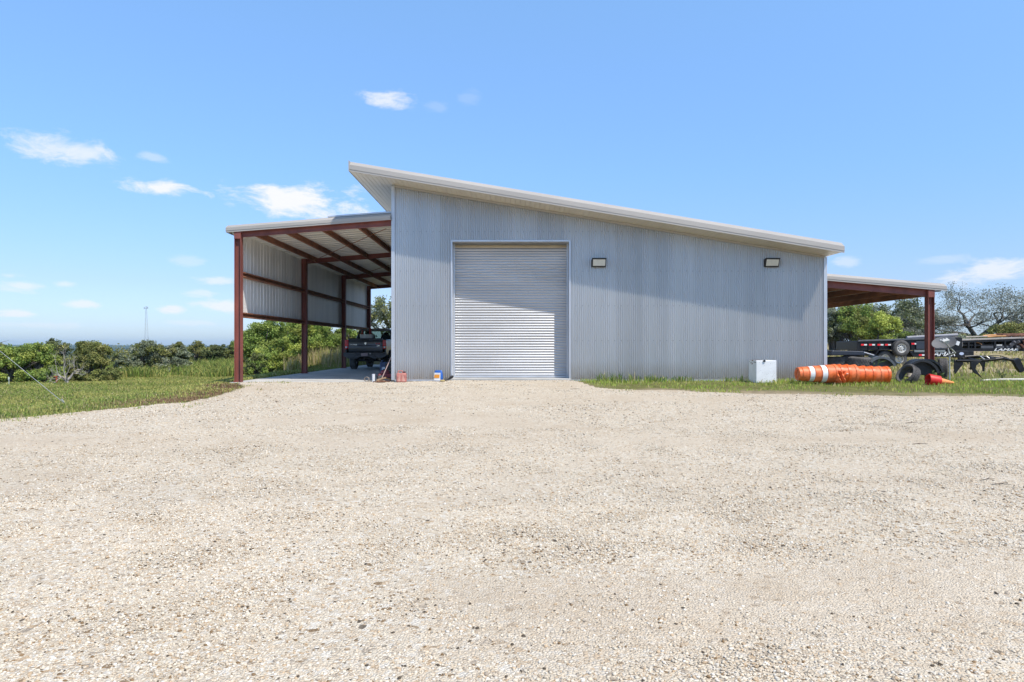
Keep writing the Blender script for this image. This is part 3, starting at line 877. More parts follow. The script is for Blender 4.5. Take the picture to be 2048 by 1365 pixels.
# wall lights
for px, lab in ((1197, 'black wall pack lamp with cream lens nearest the roll up door'), (1541, 'black wall pack lamp with cream lens towards the low end of the wall')):
    p = W(px, 527, YF)
    lt = thing('wall_light', lab, 'wall lamp', (p.x, YF - .012, p.z), group='wall lamps on the workshop front')
    mb = MB()
    w, h = .22, .125; d0, d1 = .20, .10     # deeper at the top
    mb.add([(-w, 0, -h), (w, 0, -h), (w, 0, h), (-w, 0, h), (-w, -d1, -h), (w, -d1, -h), (w, -d0, h), (-w, -d0, h)],
           [(0, 1, 2, 3), (0, 4, 5, 1), (1, 5, 6, 2), (2, 6, 7, 3), (3, 7, 4, 0), (4, 7, 6, 5)])
    mb.bounds((-w - .004, -d0 - .03, h - .012), (w + .004, -d0 + .06, h + .016))
    mb.build('housing', black_plastic, lt, bevel=.008)
    mb = MB(); e = .03
    f = lambda z: -(d1 + (d0 - d1) * (z + h) / (2 * h)) - .006
    mb.add([(-w + e, f(-h + e), -h + e), (w - e, f(-h + e), -h + e), (w - e, f(h - e), h - e), (-w + e, f(h - e), h - e),
            (-w + e, f(-h + e) + .03, -h + e), (w - e, f(-h + e) + .03, -h + e), (w - e, f(h - e) + .03, h - e), (-w + e, f(h - e) + .03, h - e)],
           [(0, 1, 2, 3), (0, 4, 5, 1), (1, 5, 6, 2), (2, 6, 7, 3), (3, 7, 4, 0)])
    mb.build('lens', light_lens, lt)

# ------------------------------------------------------------------ carport on the left
SLABZ = -.12
mb = MB(); mb.bounds((-8.78, 21.2, -.42), (XL - .03, 41.5, SLABZ))
for y in (27.8, 34.4): mb.bounds((-8.784, y, SLABZ - .05), (XL - .026, y + .012, SLABZ + .002))
tag(mb.build('concrete_slab', concrete, bevel=.015), 'grey concrete floor slab under the left carport', 'slab', kind='structure')
cp = thing('open_carport', 'open sided red steel carport with ribbed wall panel along the left of the workshop', 'carport', (0, 0, 0))
CY = [21.4, 28.2, 34.8, 40.9]; CX = -8.57


def zr(x): return 4.60 + .077 * (x + 8.6)           # underside of roof sheet


def hcol(mb, x, y, z0, z1, w=.2, d=.2, t=.014):
    mb.bounds((x - w / 2, y - d / 2, z0), (x - w / 2 + t, y + d / 2, z1)); mb.bounds((x + w / 2 - t, y - d / 2, z0), (x + w / 2, y + d / 2, z1))
    mb.bounds((x - w / 2 + t, y - t / 2, z0), (x + w / 2 - t, y + t / 2, z1))


for i, y in enumerate(CY):
    mb = MB(); hcol(mb, CX, y, SLABZ - (.08 if i == 0 else 0) + .012, zr(CX) - .003)
    mb.bounds((CX - .1, y - .112, zr(CX) - .24), (CX + .1, y - .1, zr(CX) - .003))
    mb.bounds((CX - .14, y - .14, SLABZ - (.08 if i == 0 else 0)), (CX + .14, y + .14, SLABZ + .012 - (.08 if i == 0 else 0)))
    for bx in (-.11, .11): mb.tube([(CX + bx, y - .12, SLABZ), (CX + bx, y - .12, SLABZ + .05)], .014)
    mb.build('column', oxide, cp)
    mb = MB()      # rafter: channel, open side towards the front
    sh = -.19 if i == 0 else -.2
    sloped(mb, [(y - .035, -.005), (y - .035, -.02), (y + .02, -.02), (y + .02, sh + .015), (y - .035, sh + .015), (y - .035, sh), (y + .035, sh), (y + .035, -.005)],
           CX + .102, XL - .04, zr)
    mb.build('rafter', oxide, cp)
for x in (-8.05, -7.08, -5.95, -4.82):
    mb = MB()
    for a, b in zip(CY[:-1], CY[1:]):
        z = zr(x)
        mb.extrude([(-.035, -.004), (.035, -.004), (.035, -.02), (-.02, -.02), (-.02, -.17), (.035, -.17), (.035, -.186), (-.035, -.186)], (x, a + .036, z), (x, b - .036, z))
    mb.build('purlin', rusty, cp)
mb = MB()
for a, b in zip(CY[:2], CY[1:3]):
    mb.tube([(-8.4, b - .2, zr(-8.4) - .21), (-4.0, a + .3, zr(-4.0) - .21)], .012)
mb.build('brace_rod', rusty, cp)
GX_ = -8.70
for z in (2.0, 3.29):
    mb = MB()
    for a, b in zip(CY[:-1], CY[1:]):
        mb.extrude([(0, .08), (.15, .08), (.15, .045), (.138, .045), (.138, .066), (.012, .066), (.012, -.066), (.138, -.066), (.138, -.045), (.15, -.045), (.15, -.08), (0, -.08)],
                   (GX_ + .022, a + .101, z), (GX_ + .022, b - .101, z))
    mb.build('girt', rusty, cp)


def ribbed(x, ya, yb, zlo, zhi, face):
    """R-panel standing in the plane X = x, ribs standing out by face"""
    pts = []; y = ya
    while y < yb:
        for dy, dd in ((0, 0), (.09, 0), (.095, .006), (.105, .006), (.11, 0), (.185, 0), (.19, .006), (.2, .006), (.205, 0), (.25, 0), (.265, .03), (.285, .03), (.30, 0)):
            pts.append((y + dy, dd))
        y += .305
    return [(p, q) for p, q in pts if p <= yb]


def roof_ribs(ya, yb):
    pts = []; y = ya
    while y < yb - .4:
        pts += [(y, 0), (y + .19, 0), (y + .225, .085), (y + .365, .085), (y + .40, 0)]; y += .405
    return pts + [(yb, 0)]


mb = MB(); pr = ribbed(GX_, 21.5, 41.0, 2.0, 4.5, 1); vs = []
for (y, d) in pr:
    vs += [(GX_ - d, y, 1.93), (GX_ - d, y, zr(GX_) - .004)]
mb.add(vs, [(2 * i, 2 * i + 2, 2 * i + 3, 2 * i + 1) for i in range(len(pr) - 1)])
mb.build('wall_panel', liner_m, cp, smooth=30)
mb = MB(); pr = roof_ribs(21.29, 41.4); vs = []
for (y, d) in pr:
    for x in (-8.86, XL - .035): vs.append((x, y, zr(x) + d))
mb.add(vs, [(2 * i, 2 * i + 2, 2 * i + 3, 2 * i + 1) for i in range(len(pr) - 1)])
mb.build('roof_sheet', under_m, cp, smooth=30)
mb = MB()
FO = [(21.28, -.015), (21.262, -.015), (21.262, .035), (21.25, .04), (21.25, .13), (21.262, .138), (21.40, .225), (21.47, .23), (21.47, .20), (21.29, .10)]
sloped(mb, FO, -8.92, XL - .035, lambda x: zr(x) - .01)
mb.build('fascia', trim_m, cp)
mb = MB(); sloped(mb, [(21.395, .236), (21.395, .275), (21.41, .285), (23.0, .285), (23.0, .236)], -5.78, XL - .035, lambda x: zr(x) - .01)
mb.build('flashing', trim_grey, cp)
mb = MB(); z = zr(-8.86)
mb.extrude([(-8.99, z + .0), (-8.87, z - .05), (-8.865, z + .10), (-8.99, z + .10)], (0, 21.43, 0), (0, 41.4, 0)); mb.build('gutter', trim_m, cp)

# ------------------------------------------------------------------ lean-to on the right
lt = thing('open_lean_to', 'low open lean-to roof on one red steel post at the right of the workshop', 'lean-to', (0, 0, 0))
LX0, LX1, LY0, LY1 = XR + .035, 13.42, 21.55, 31.0


def zl(x): return 3.10 - .0866 * (x - LX0)


for y in (LY0 + .06, LY1):
    mb = MB(); zb = gz(13.22, y) - .1
    hcol(mb, 13.22, y, zb + .012, zl(13.22) - .003); mb.bounds((13.08, y - .14, zb), (13.36, y + .14, zb + .012))
    mb.bounds((13.12, y - .112, zl(13.22) - .26), (13.32, y - .1, zl(13.22) - .003))
    mb.build('column', oxide, lt)
    mb = MB()
    sloped(mb, [(y - .035, -.005), (y - .035, -.02), (y + .02, -.02), (y + .02, -.215), (y - .035, -.215), (y - .035, -.23), (y + .035, -.23), (y + .035, -.005)], LX0, 13.118, zl)
    mb.build('rafter', oxide, lt)
for x in (10.6, 11.5, 12.4, 13.3):
    mb = MB()
    mb.extrude([(-.035, -.004), (.035, -.004), (.035, -.02), (-.02, -.02), (-.02, -.18), (.035, -.18), (.035, -.2), (-.035, -.2)],
               (x, LY0 + .1 + (.06 if x > 13 else 0), zl(x)), (x, LY1 - .04 - (.1 if x > 13 else 0), zl(x)))
    mb.build('purlin', rusty, lt)
mb = MB(); pr = roof_ribs(LY0 - .05, LY1 + .1); vs = []
for (y, d) in pr:
    for x in (LX0, 13.55): vs.append((x, y, zl(x) + d))
mb.add(vs, [(2 * i, 2 * i + 2, 2 * i + 3, 2 * i + 1) for i in range(len(pr) - 1)])
mb.build('roof_sheet', under_m, lt, smooth=30)
mb = MB()
sloped(mb, [(p - 21.28 + LY0 - .06, q) for p, q in FO], LX0, 13.68, lambda x: zl(x) - .01)
mb.build('fascia', trim_m, lt)
mb = MB(); z = zl(13.55)
mb.extrude([(13.56, z - .04), (13.60, z - .04), (13.67, z + .03), (13.67, z + .13), (13.655, z + .13), (13.655, z + .035), (13.6, z - .025), (13.56, z - .025)], (0, LY0 + .1, 0), (0, LY1 + .1, 0))
mb.build('gutter', trim_m, lt)
# ------------------------------------------------------------------ wheels
def tyre_prof(Ro, w, rin):
    return [(rin, -.36 * w), (rin + .02, -.46 * w), ((Ro + rin) / 2, -.52 * w), (Ro - .045, -.49 * w), (Ro - .012, -.42 * w), (Ro, -.34 * w), (Ro, .34 * w),
            (Ro - .012, .42 * w), (Ro - .045, .49 * w), ((Ro + rin) / 2, .52 * w), (rin + .02, .46 * w), (rin, .36 * w), (rin + .012, .34 * w), (Ro - .05, .36 * w), (Ro - .05, -.36 * w), (rin + .012, -.34 * w)]


def tyre_mesh(M, Ro=.39, w=.26, rin=.21, lugs=36, chunky=.010):
    mb = MB(M); mb.lathe(tyre_prof(Ro, w, rin), 40, closed=True)
    for k in range(lugs):
        a = 2 * PI * k / lugs
        for j, (zc, tw) in enumerate(((-.29, .5), (-.1, -.4), (.1, .4), (.29, -.5))):
            aa = a + (PI / lugs if j % 2 else 0)
            m = Matrix.Rotation(aa, 4, 'Z') @ Matrix.Translation((Ro, 0, zc * w)) @ Matrix.Rotation(tw, 4, 'X')
            ln = 2 * PI * Ro / lugs * .62
            mb2 = MB(M @ m); mb2.box((chunky / 2 - .004, 0, 0), (chunky + .008, ln, .17 * w)); o = len(mb.v)
            mb.v += mb2.v; mb.f += [tuple(i + o for i in f) for f in mb2.f]; mb.mi += mb2.mi
    return mb


def rim_mesh(M, rin=.215, w=.26, holes=8):
    mb = MB(M)
    mb.lathe([(rin, -.40 * w), (rin - .012, -.40 * w), (rin - .03, -.2 * w), (rin - .03, .30 * w), (rin - .012, .42 * w), (rin, .42 * w), (rin - .004, .0)], 32, closed=True)
    # dished centre with hand holes
    ri, rh0, rh1, ro = .05, .105, .150, rin - .028
    z = .18 * w
    mb.lathe([(0.0001, z - .0), (ri, z), (ri + .005, z + .03), (.075, z + .03), (rh0, z + .012)], 32)
    n = 32
    for k in range(n):
        if (k % (n // holes)) < 2: continue
        a, b2 = 2 * PI * k / n, 2 * PI * (k + 1) / n
        mb.add([(rh0 * math.cos(a), rh0 * math.sin(a), z + .012), (rh0 * math.cos(b2), rh0 * math.sin(b2), z + .012), (rh1 * math.cos(b2), rh1 * math.sin(b2), z), (rh1 * math.cos(a), rh1 * math.sin(a), z)], [(0, 1, 2, 3)])
    mb.lathe([(rh1, z), (ro, z - .02)], 32)
    for k in range(8):
        a = 2 * PI * k / 8
        mb.tube([(.085 * math.cos(a), .085 * math.sin(a), z + .02), (.085 * math.cos(a), .085 * math.sin(a), z + .05)], .011)
    mb.tube([(0, 0, z), (0, 0, z + .07)], [.045, .035], 12)
    return mb


def wheel(parent, c, Ro, w, rin, side, rimmat=rim_white, name='wheel', lugs=36):
    """wheel standing in a YZ-ish plane, axle along local X, outer face towards side*X"""
    M = Matrix.Translation(c) @ Matrix.Rotation(R(90) * side, 4, 'Y')
    e = bpy.data.objects.new(name, None); COL.objects.link(e); e.parent = parent
    tyre_mesh(M, Ro, w, rin, lugs).build('tyre', rubber, e, smooth=35)
    rim_mesh(M, rin + .005, w).build('rim', rimmat, e, smooth=35)
    return e


# ------------------------------------------------------------------ pickup truck, tail towards the camera
tk = thing('pickup_truck', 'black pickup truck parked tail first to the yard under the open carport', 'pickup truck', (-6.93, 32.3, SLABZ), 0)
ext = lambda mb, poly, x0, x1: mb.extrude(poly, (x0, 0, 0), (x1, 0, 0), (0, 0, 0), (0, 1, 0), (0, 0, 1))
HW = .97
mb = MB()
arch = lambda yc, r=.50, zc=.42: [(yc + r * math.cos(a), zc + r * math.sin(a)) for a in np.linspace(R(12), R(168), 12)]
side = [(.02, .80), (.62 - .0, .66)] + arch(1.12)[::-1] + [(1.7, .56), (1.98, .56), (1.98, 1.42), (.02, 1.42)]
for s in (-1, 1):
    ext(mb, side, s * HW, s * (HW - .07))
    for yc in (1.12,):
        for a, b2 in zip(arch(yc, .53)[:-1], arch(yc, .53)[1:]):
            mb.add([(s * (HW + .03), a[0], a[1]), (s * (HW + .03), b2[0], b2[1]), (s * (HW - .2), b2[0], b2[1]), (s * (HW - .2), a[0], a[1])], [(0, 1, 2, 3)])
    mb.bounds((s * HW + s * .006, 0.0, 1.405), (s * (HW - .10), 2.0, 1.445))
mb.bounds((-HW + .07, .10, .78), (HW - .07, 1.93, .83))
mb.bounds((-HW + .07, 1.90, .83), (HW - .07, 1.96, 1.42))
# lower cab, doors, bonnet and front end
low = [(2.02, .56), (3.75, .56)] + arch(4.85)[::-1] + [(5.62, .62), (5.72, .80), (5.70, 1.18), (5.55, 1.27), (4.15, 1.36), (2.02, 1.40)]
ext(mb, low, -HW + .02, HW - .02)
mb.build('body', truck_paint, tk, bevel=.025, smooth=40)
# cab greenhouse: pillars and roof around open window holes
cab = bpy.data.objects.new('cab', None); COL.objects.link(cab); cab.parent = tk
mb = MB()
zb_, zt_ = 1.39, 1.96
BL, BT = .93, .74
rear0, rear1, fr0, fr1 = 2.05, 2.30, 4.30, 3.55
P = {(s, q): None for s in (-1, 1) for q in 'abcd'}
pil = lambda a, b2, r: mb.tube([a, b2], r, 8)
for s in (-1, 1):
    pil((s * (BL - .02), rear0 + .03, zb_), (s * BT, rear1, zt_ - .03), .055)
    pil((s * (BL - .02), fr0, zb_ - .03), (s * BT, fr1, zt_ - .03), .045)
    pil((s * (BL - .02), 3.12, zb_), (s * (BT + .01), 3.05, zt_ - .03), .04)
mb.extrude([(-BT - .05, zt_ - .07), (BT + .05, zt_ - .07), (BT + .02, zt_ + .0), (BT - .18, zt_ + .05), (-BT + .18, zt_ + .05), (-BT - .02, zt_)], (0, rear1 - .06, 0), (0, fr1 + .05, 0))
mb.extrude([(-BL, zb_ - .02), (BL, zb_ - .02), (BL - .01, zb_ + .08), (-BL + .01, zb_ + .08)], (0, rear0, 0), (0, rear0 + .07, 0))
mb.build('roof_and_pillars', truck_paint, cab, smooth=40)
def quad(nm, m, a, par=cab):
    q = MB(); q.add(a, [(0, 1, 2, 3)]); return q.build(nm, m, par)
quad('rear_window', glass_m, [(-BL + .05, rear0 + .05, zb_ + .07), (BL - .05, rear0 + .05, zb_ + .07), (BT - .03, rear1, zt_ - .07), (-BT + .03, rear1, zt_ - .07)])
quad('windscreen', glass_m, [(-BL + .05, fr0, zb_), (BL - .05, fr0, zb_), (BT - .03, fr1, zt_ - .07), (-BT + .03, fr1, zt_ - .07)])
for s in (-1, 1):
    quad('side_window', glass_m, [(s * (BL - .02), rear0 + .1, zb_ + .02), (s * (BL - .02), fr0 - .1, zb_ + .0), (s * BT, fr1 - .04, zt_ - .07), (s * BT, rear1 + .05, zt_ - .07)])
mb = MB()
for s in (-1, 1):
    mb.box((s * .42, 2.95, 1.35), (.52, .16, .66), (R(-12), 0, 0)); mb.box((s * .42, 3.02, 1.74), (.26, .10, .18), (R(-12), 0, 0))
mb.build('seat', mat('grey_seat_cloth', (.10, .10, .11), .9), cab, bevel=.03)
for x in (-.5, -.25, 0, .25, .5):
    mb = MB(); mb.box((x, rear1 + .02, zt_ + .055), (.09, .05, .035)); mb.build('roof_lamp', amber_lens, cab, bevel=.01)
for s in (-1, 1):
    mb = MB(); mb.box((s * 1.12, 4.0, 1.52), (.20, .10, .28)); mb.tube([(s * .93, 4.02, 1.45), (s * 1.08, 4.02, 1.46)], .02); mb.build('mirror', black_plastic, tk, bevel=.03)
# tailgate with handle, emblem and lettering
tg = bpy.data.objects.new('tailgate', None); COL.objects.link(tg); tg.parent = tk
mb = MB(); mb.extrude([(0, .86), (.03, .845), (.075, .85), (.075, 1.47), (.05, 1.50), (0.0, 1.49), (-.025, 1.44), (-.012, 1.36), (.006, 1.33), (.006, 1.16), (-.012, 1.13), (-.012, .92)],
                       (-HW + .16, 0, 0), (HW - .16, 0, 0), (0, 0, 0), (0, 1, 0), (0, 0, 1)); mb.build('panel', truck_paint, tg, bevel=.01, smooth=40)
mb = MB(); mb.extrude([(-.20, .06), (.20, .06), (.13, -.055), (-.13, -.055)], (0, -.006, 0), (0, -.04, 0), (0, 0, 1.38)); mb.build('handle', black_plastic, tg, bevel=.012)
mb = MB(); mb.extrude([(-.055, .06), (-.03, .045), (0, .055), (.03, .045), (.055, .06), (.05, 0), (.02, -.055), (-.02, -.055), (-.05, 0)], (0, .004, 0), (0, -.024, 0), (0, 0, 1.245)); mb.build('emblem', chrome, tg, bevel=.006)
text_mesh('DODGE', .085, chrome, tg, Matrix.Translation((-.57, -.014, 1.19)) @ FRONT, name='lettering', spacing=1.15)
text_mesh('RAM', .095, red_lens, tg, Matrix.Translation((.58, -.006, 1.235)) @ FRONT, name='lettering')
text_mesh('2500', .07, chrome, tg, Matrix.Translation((.60, -.014, 1.14)) @ FRONT, name='lettering')
for s in (-1, 1):
    t_ = bpy.data.objects.new('taillight', None); COL.objects.link(t_); t_.parent = tk
    mb = MB(); mb.extrude([(s * (HW - .155), 1.42), (s * (HW - .0), 1.41), (s * (HW + .012), 1.2), (s * (HW - .0), .98), (s * (HW - .15), 1.0), (s * (HW - .165), 1.2)], (0, -.02, 0), (0, .10, 0))
    mb.build('red_lens', red_lens, t_, bevel=.02, smooth=40)
    mb = MB(); mb.extrude([(s * (HW - .12), 1.11), (s * (HW - .02), 1.11), (s * (HW - .03), 1.03), (s * (HW - .11), 1.03)], (0, -.03, 0), (0, -.015, 0)); mb.build('reverse_lens', white_band, t_, bevel=.01)
# rear bumper: angled heavy steel with licence plate, hitch and step pads
bp_ = bpy.data.objects.new('rear_bumper', None); COL.objects.link(bp_); bp_.parent = tk
mb = MB()
mb.extrude([(-1.0, .82), (1.0, .82), (1.0, .66), (.80, .56), (.44, .53), (.25, .62), (-.25, .62), (-.44, .53), (-.80, .56), (-1.0, .66)], (0, -.20, 0), (0, .06, 0))
mb.bounds((-1.0, -.23, .745), (1.0, -.19, .80)); mb.tube([(-.62, -.21, .56), (-.22, -.24, .80), (.22, -.24, .80), (.62, -.21, .56)], .022)
mb.build('beam', mat('grey_black_bumper', (.085, .08, .082), .5), bp_, bevel=.015)
mb = MB(); mb.bounds((-.155, -.262, .655), (.155, -.25, .80)); mb.build('licence_plate', mat('pinkish_plate', (.42, .30, .30), .4), bp_, bevel=.004)
mb = MB(); mb.bounds((.24, -.262, .74), (.29, -.25, .80)); mb.build('plate_lamp', white_band, bp_, bevel=.004)
mb = MB(); mb.bounds((-.05, -.34, .44), (.05, .3, .53)); mb.tube([(-.5, .0, .48), (.5, 0, .48)], .035); mb.build('hitch', black_steel, bp_, bevel=.008)
# running gear
for (x, y) in ((-.80, 1.12), (.80, 1.12), (-.80, 4.85), (.80, 4.85)):
    wheel(tk, (x, y, .405), .405, .29, .215, 1 if x > 0 else -1, chrome, lugs=34)
mb = MB(); mb.tube([(-.7, 1.12, .42), (.7, 1.12, .42)], .05, 10); mb.lathe([(.001, -.17), (.10, -.15), (.17, 0), (.10, .15), (.001, .17)], 18, M=Matrix.Translation((-.05, 1.12, .42)) @ Matrix.Rotation(R(90), 4, 'X'))
mb.tube([(-.7, 4.85, .42), (.7, 4.85, .42)], .05, 10); mb.bounds((-.5, .1, .50), (-.42, 5.5, .62)); mb.bounds((.42, .1, .50), (.5, 5.5, .62)); mb.bounds((-.42, 4.2, .40), (.42, 5.3, .75))
mb.build('axle_and_frame', mat('dusty_chassis', (.06, .055, .05), .8), tk)
tyre_mesh(Matrix.Translation((0, .62, .52)), .38, .22, .2).build('spare_tyre', rubber, tk, smooth=35)
mb = MB(); mb.tube([(.62, 2.6, .55), (.62, .6, .55), (.66, .02, .50)], .045, 10); mb.tube([(.62, 2.0, .55), (.62, 1.5, .55)], .10, 12); mb.build('exhaust', mat('tan_exhaust', (.34, .29, .22), .5, .4), tk)
# load behind the cab, resting in the bed
mb = MB(); mb.bounds((-.30, 0, 0), (.30, .42, .36)); mb.bounds((-.315, -.015, .33), (.315, .435, .375)); mb.bounds((-.05, -.02, .24), (.05, 0, .30))
o = mb.build('storage_box', mat('grey_bin', (.80, .79, .76), .6), loc=(-7.07, 33.1, SLABZ + 1.32), bevel=.012); tag(o, 'pale grey storage box standing in the bed of the black pickup', 'box')
mb = MB(); mb.bounds((-.3, 0, -.5), (.3, .4, 0)); o2 = mb.build('crate', black_plastic, loc=(-7.07, 33.1, SLABZ + 1.318)); tag(o2, 'dark crate under the grey storage box in the truck bed', 'crate')
for x, h, lab in ((-7.37, .42, 'taller red bottle jack standing beside the grey box in the truck bed'), (-6.98, .28, 'shorter red can standing behind the grey box in the truck bed')):
    mb = MB(); mb.lathe([(0.001, 0), (.07, 0), (.07, h * .6), (.04, h * .75), (.04, h), (.001, h)], 14); o = mb.build('red_can', mat('red_enamel', (.35, .03, .03), .5), loc=(x, 33.62, SLABZ + 1.42 + (0.08 if h > .4 else .3)), smooth=40)
    tag(o, lab, 'can')

# ------------------------------------------------------------------ clutter at the carport corner
def place(px, Y, dz=0.0):
    x = (px - 1024) * Y / FPX
    return Vector((x, Y, gz(x, Y) + .02 + dz))


c = place(803, 20.95)
gc_ = thing('gas_can', 'faded red square fuel can on the gravel by the corner of the wall', 'fuel can', c, R(6))
mb = MB(); mb.bounds((-.155, -.10, 0), (.155, .10, .28)); mb.build('body', mat('faded_red_plastic', (.46, .175, .145), .6, 0, .22, 9), gc_, bevel=.035, smooth=50)
mb = MB(); mb.tube([(-.11, 0, .27), (-.09, 0, .345), (.02, 0, .35), (.05, 0, .28)], .02, 8); mb.build('handle', MATS['faded_red_plastic'], gc_)
mb = MB(); mb.tube([(.085, 0, .27), (.085, 0, .33)], .04, 12); mb.build('cap', mat('dull_dark_red', (.10, .03, .03), .6), gc_)
for s in (-1, 1):
    mb = MB(); mb.extrude([(s * .03, .03), (s * .12, .03), (s * .05, .23), (s * .03, .23)], (0, -.104, 0), (0, -.098, 0)); mb.build('panel', mat('pale_scuffed_red', (.55, .30, .24), .7), gc_, bevel=.004)

c = place(877, 21.05)
bg_ = thing('feed_bag', 'small blue, white and orange bag standing against the wall by the door', 'bag', c, R(-12))
mb = MB(); vs = []
for z, w, d in ((0, .13, .06), (.06, .14, .075), (.2, .135, .065), (.29, .12, .04), (.335, .10, .012)):
    for k in range(16):
        a = 2 * PI * k / 16
        vs.append((w * math.copysign(abs(math.cos(a)) ** .6, math.cos(a)), d * math.copysign(abs(math.sin(a)) ** .6, math.sin(a)), z))
fs = [(j * 16 + k, j * 16 + (k + 1) % 16, (j + 1) * 16 + (k + 1) % 16, (j + 1) * 16 + k) for j in range(4) for k in range(16)] + [tuple(range(64, 80))]
mb.add(vs, fs)
mb.build('sack', mat('blue_sack', (.02, .11, .42), .45, 0, .1), bg_, smooth=50)
mb = MB(); mb.add([(-.125, -.078, .02), (.085, -.079, .02), (.085, -.069, .26), (-.11, -.069, .26), ], [(0, 1, 2, 3)]); mb.build('white_panel', mat('white_print', (.74, .74, .72), .5), bg_)
mb = MB(); mb.add([(-.115, -.082, .10), (.05, -.082, .10), (.06, -.076, .205), (-.10, -.076, .205)], [(0, 1, 2, 3)]); mb.build('orange_panel', mat('orange_print', (.78, .30, .03), .5), bg_)
c = place(899, 21.1)
mb = MB(); mb.tube([(-.14, -.05, .02), (-.05, .02, .05), (.08, .03, .10), (.11, .0, .14), (.08, -.02, .15), (0, -.02, .08)], [.03, .035, .03, .025, .025, .02], 8)
tag(mb.build('hose_scrap', black_plastic, loc=c, smooth=60), 'short curl of black hose at the left foot of the door', 'hose')
c = place(885, 20.8)
mb = MB(); mb.lathe([(.0001, .06), (.06, .055), (.085, .02), (.06, 0), (.0001, 0)], 9); tag(mb.build('stone', mat('yellowish_stone', (.36, .28, .12), .9), loc=c), 'small yellowish stone lying beside the blue bag', 'stone')

SZ = SLABZ
def sp(px, Y): return Vector(((px - 1024) * Y / FPX, Y, SZ))
mb = MB(); mb.lathe([(.001, 0), (.042, 0), (.05, .25), (.046, .25), (.038, .012), (.001, .012)], 18); tag(mb.build('plastic_tube', mat('milky_plastic', (.72, .73, .74), .4, 0, .05), loc=sp(747, 21.45), smooth=40), 'upright milky white plastic tube on the edge of the slab', 'tube')
c = sp(733, 21.5)
mb = MB()
for k in range(3):
    mb.tube([(.075 * math.cos(a) , .02 * k + .05 * math.sin(k), .08 + .075 * math.sin(a)) for a in np.linspace(0, 2 * PI, 15)], .008, 5)
mb.tube([(.07, 0, .03), (.22, .05, .01)], .01, 5)
tag(mb.build('wire_coil', mat('dull_wire', (.30, .25, .2), .6, .3), loc=c), 'small loose coil of wire on the slab edge left of the white tube', 'wire')
# push broom leaning on the wall corner
br = thing('push_broom', 'worn broom with pale wooden handle leaning against the wall corner', 'broom', sp(762, 21.35))
a0 = Vector((0, 0, .06)); a1 = Vector((.42, .28, 1.12))
mb = MB(); mb.tube([a0, a1], .014, 8); mb.build('handle', mat('pinkish_handle', (.48, .34, .30), .7), br)
mb = MB(); mb.box((0, 0, .10), (.30, .06, .05), (0, R(-14), R(20))); mb.build('head', wood_m, br, bevel=.008)
mb = MB()
for i in range(40): mb.tube([(random.uniform(-.14, .14), random.uniform(-.03, .03), .09), (random.uniform(-.17, .17), random.uniform(-.06, .05), .0)], .004, 3)
mb.build('bristles', mat('dark_bristle', (.08, .05, .05), .9), br)
c = sp(774, 22.1)
mw = thing('engine_unit', 'old dark red engine driven machine on the slab behind the broom', 'machine', c, R(15))
mb = MB(); mb.bounds((-.28, -.22, .12), (.26, .22, .24)); mb.lathe([(.001, .36), (.12, .35), (.16, .30), (.16, .22), (.001, .22)], 18, M=Matrix.Translation((-.05, 0, 0))); mb.build('deck', mat('dull_red_paint', (.24, .045, .055), .55, 0, .25), mw, bevel=.03, smooth=40)
mb = MB(); mb.bounds((.06, -.11, .24), (.22, .11, .33)); mb.tube([(-.05, 0, .35), (-.05, 0, .385)], .09, 14); mb.build('engine', black_plastic, mw, bevel=.02)
for x in (-.22, .2):
    for y in (-.24, .24):
        mb = MB(Matrix.Translation((x, y, .10)) @ Matrix.Rotation(R(90), 4, 'X')); mb.lathe([(.03, -.03), (.09, -.03), (.10, -.015), (.10, .015), (.09, .03), (.03, .03)], 18, closed=True); mb.build('wheel', rubber, mw, smooth=40)
c = sp(773, 24.6)
bk = thing('bucket', 'white plastic bucket standing behind the red machine', 'bucket', c)
mb = MB(); mb.lathe([(.001, 0), (.13, 0), (.15, .36), (.16, .37), (.15, .375), (.142, .36), (.125, .015), (.001, .015)], 24); mb.build('pail', mat('white_bucket', (.66, .68, .70), .4, 0, .06), bk, smooth=40)
mb = MB(); mb.tube([(.155 * math.cos(a), -.155 * math.sin(a) * .9 - .02, .32 - .10 * math.sin(a)) for a in np.linspace(0, PI, 13)], .005, 5); mb.build('handle', chrome, bk)
mb = MB(); mb.bounds((-.17, -.12, 0), (.17, .12, .52)); mb.tube([(-.1, 0, .52), (-.1, 0, .59)], .035, 10)
tag(mb.build('jerry_can', mat('dark_blue_plastic', (.035, .07, .17), .45), loc=sp(770, 25.8), bevel=.04, smooth=50), 'dark blue plastic jug standing behind the white bucket', 'jug')
mb = MB(); mb.bounds((-.2, -.25, 0), (.2, .25, .52)); mb.bounds((-.21, -.26, .5), (.21, .26, .54)); mb.tube([(-.12, -.26, .36), (.12, -.26, .36)], .02)
tag(mb.build('tool_crate', black_plastic, loc=sp(784, 24.0), bevel=.02), 'tall black tool crate beside the wall behind the bucket', 'crate')
for nm, lab, px0, px1, Y, r, m_ in (('steel_bar', 'short rusty steel bar lying in front of the slab', 746, 780, 21.0, .02, rust_scrap), ('board_scrap', 'greyish board scrap lying on the gravel by the broom', 752, 770, 20.85, .03, wood_m),
                                   ('wooden_stake', 'light wooden stake lying on the slab under the broom', 770, 786, 21.6, .022, lumber)):
    a = place(px0, Y, r) if nm != 'wooden_stake' else sp(px0, Y) + Vector((0, 0, .13)); b2 = place(px1, Y + .12, r) if nm != 'wooden_stake' else sp(px1, Y + .2) + Vector((0, 0, .03))
    mb = MB(); mb.tube([a, (a + b2) / 2 + Vector((0, 0, .004)), b2], r, 5); tag(mb.build(nm, m_), lab, 'scrap')
c = place(757, 20.9)
mb = MB()
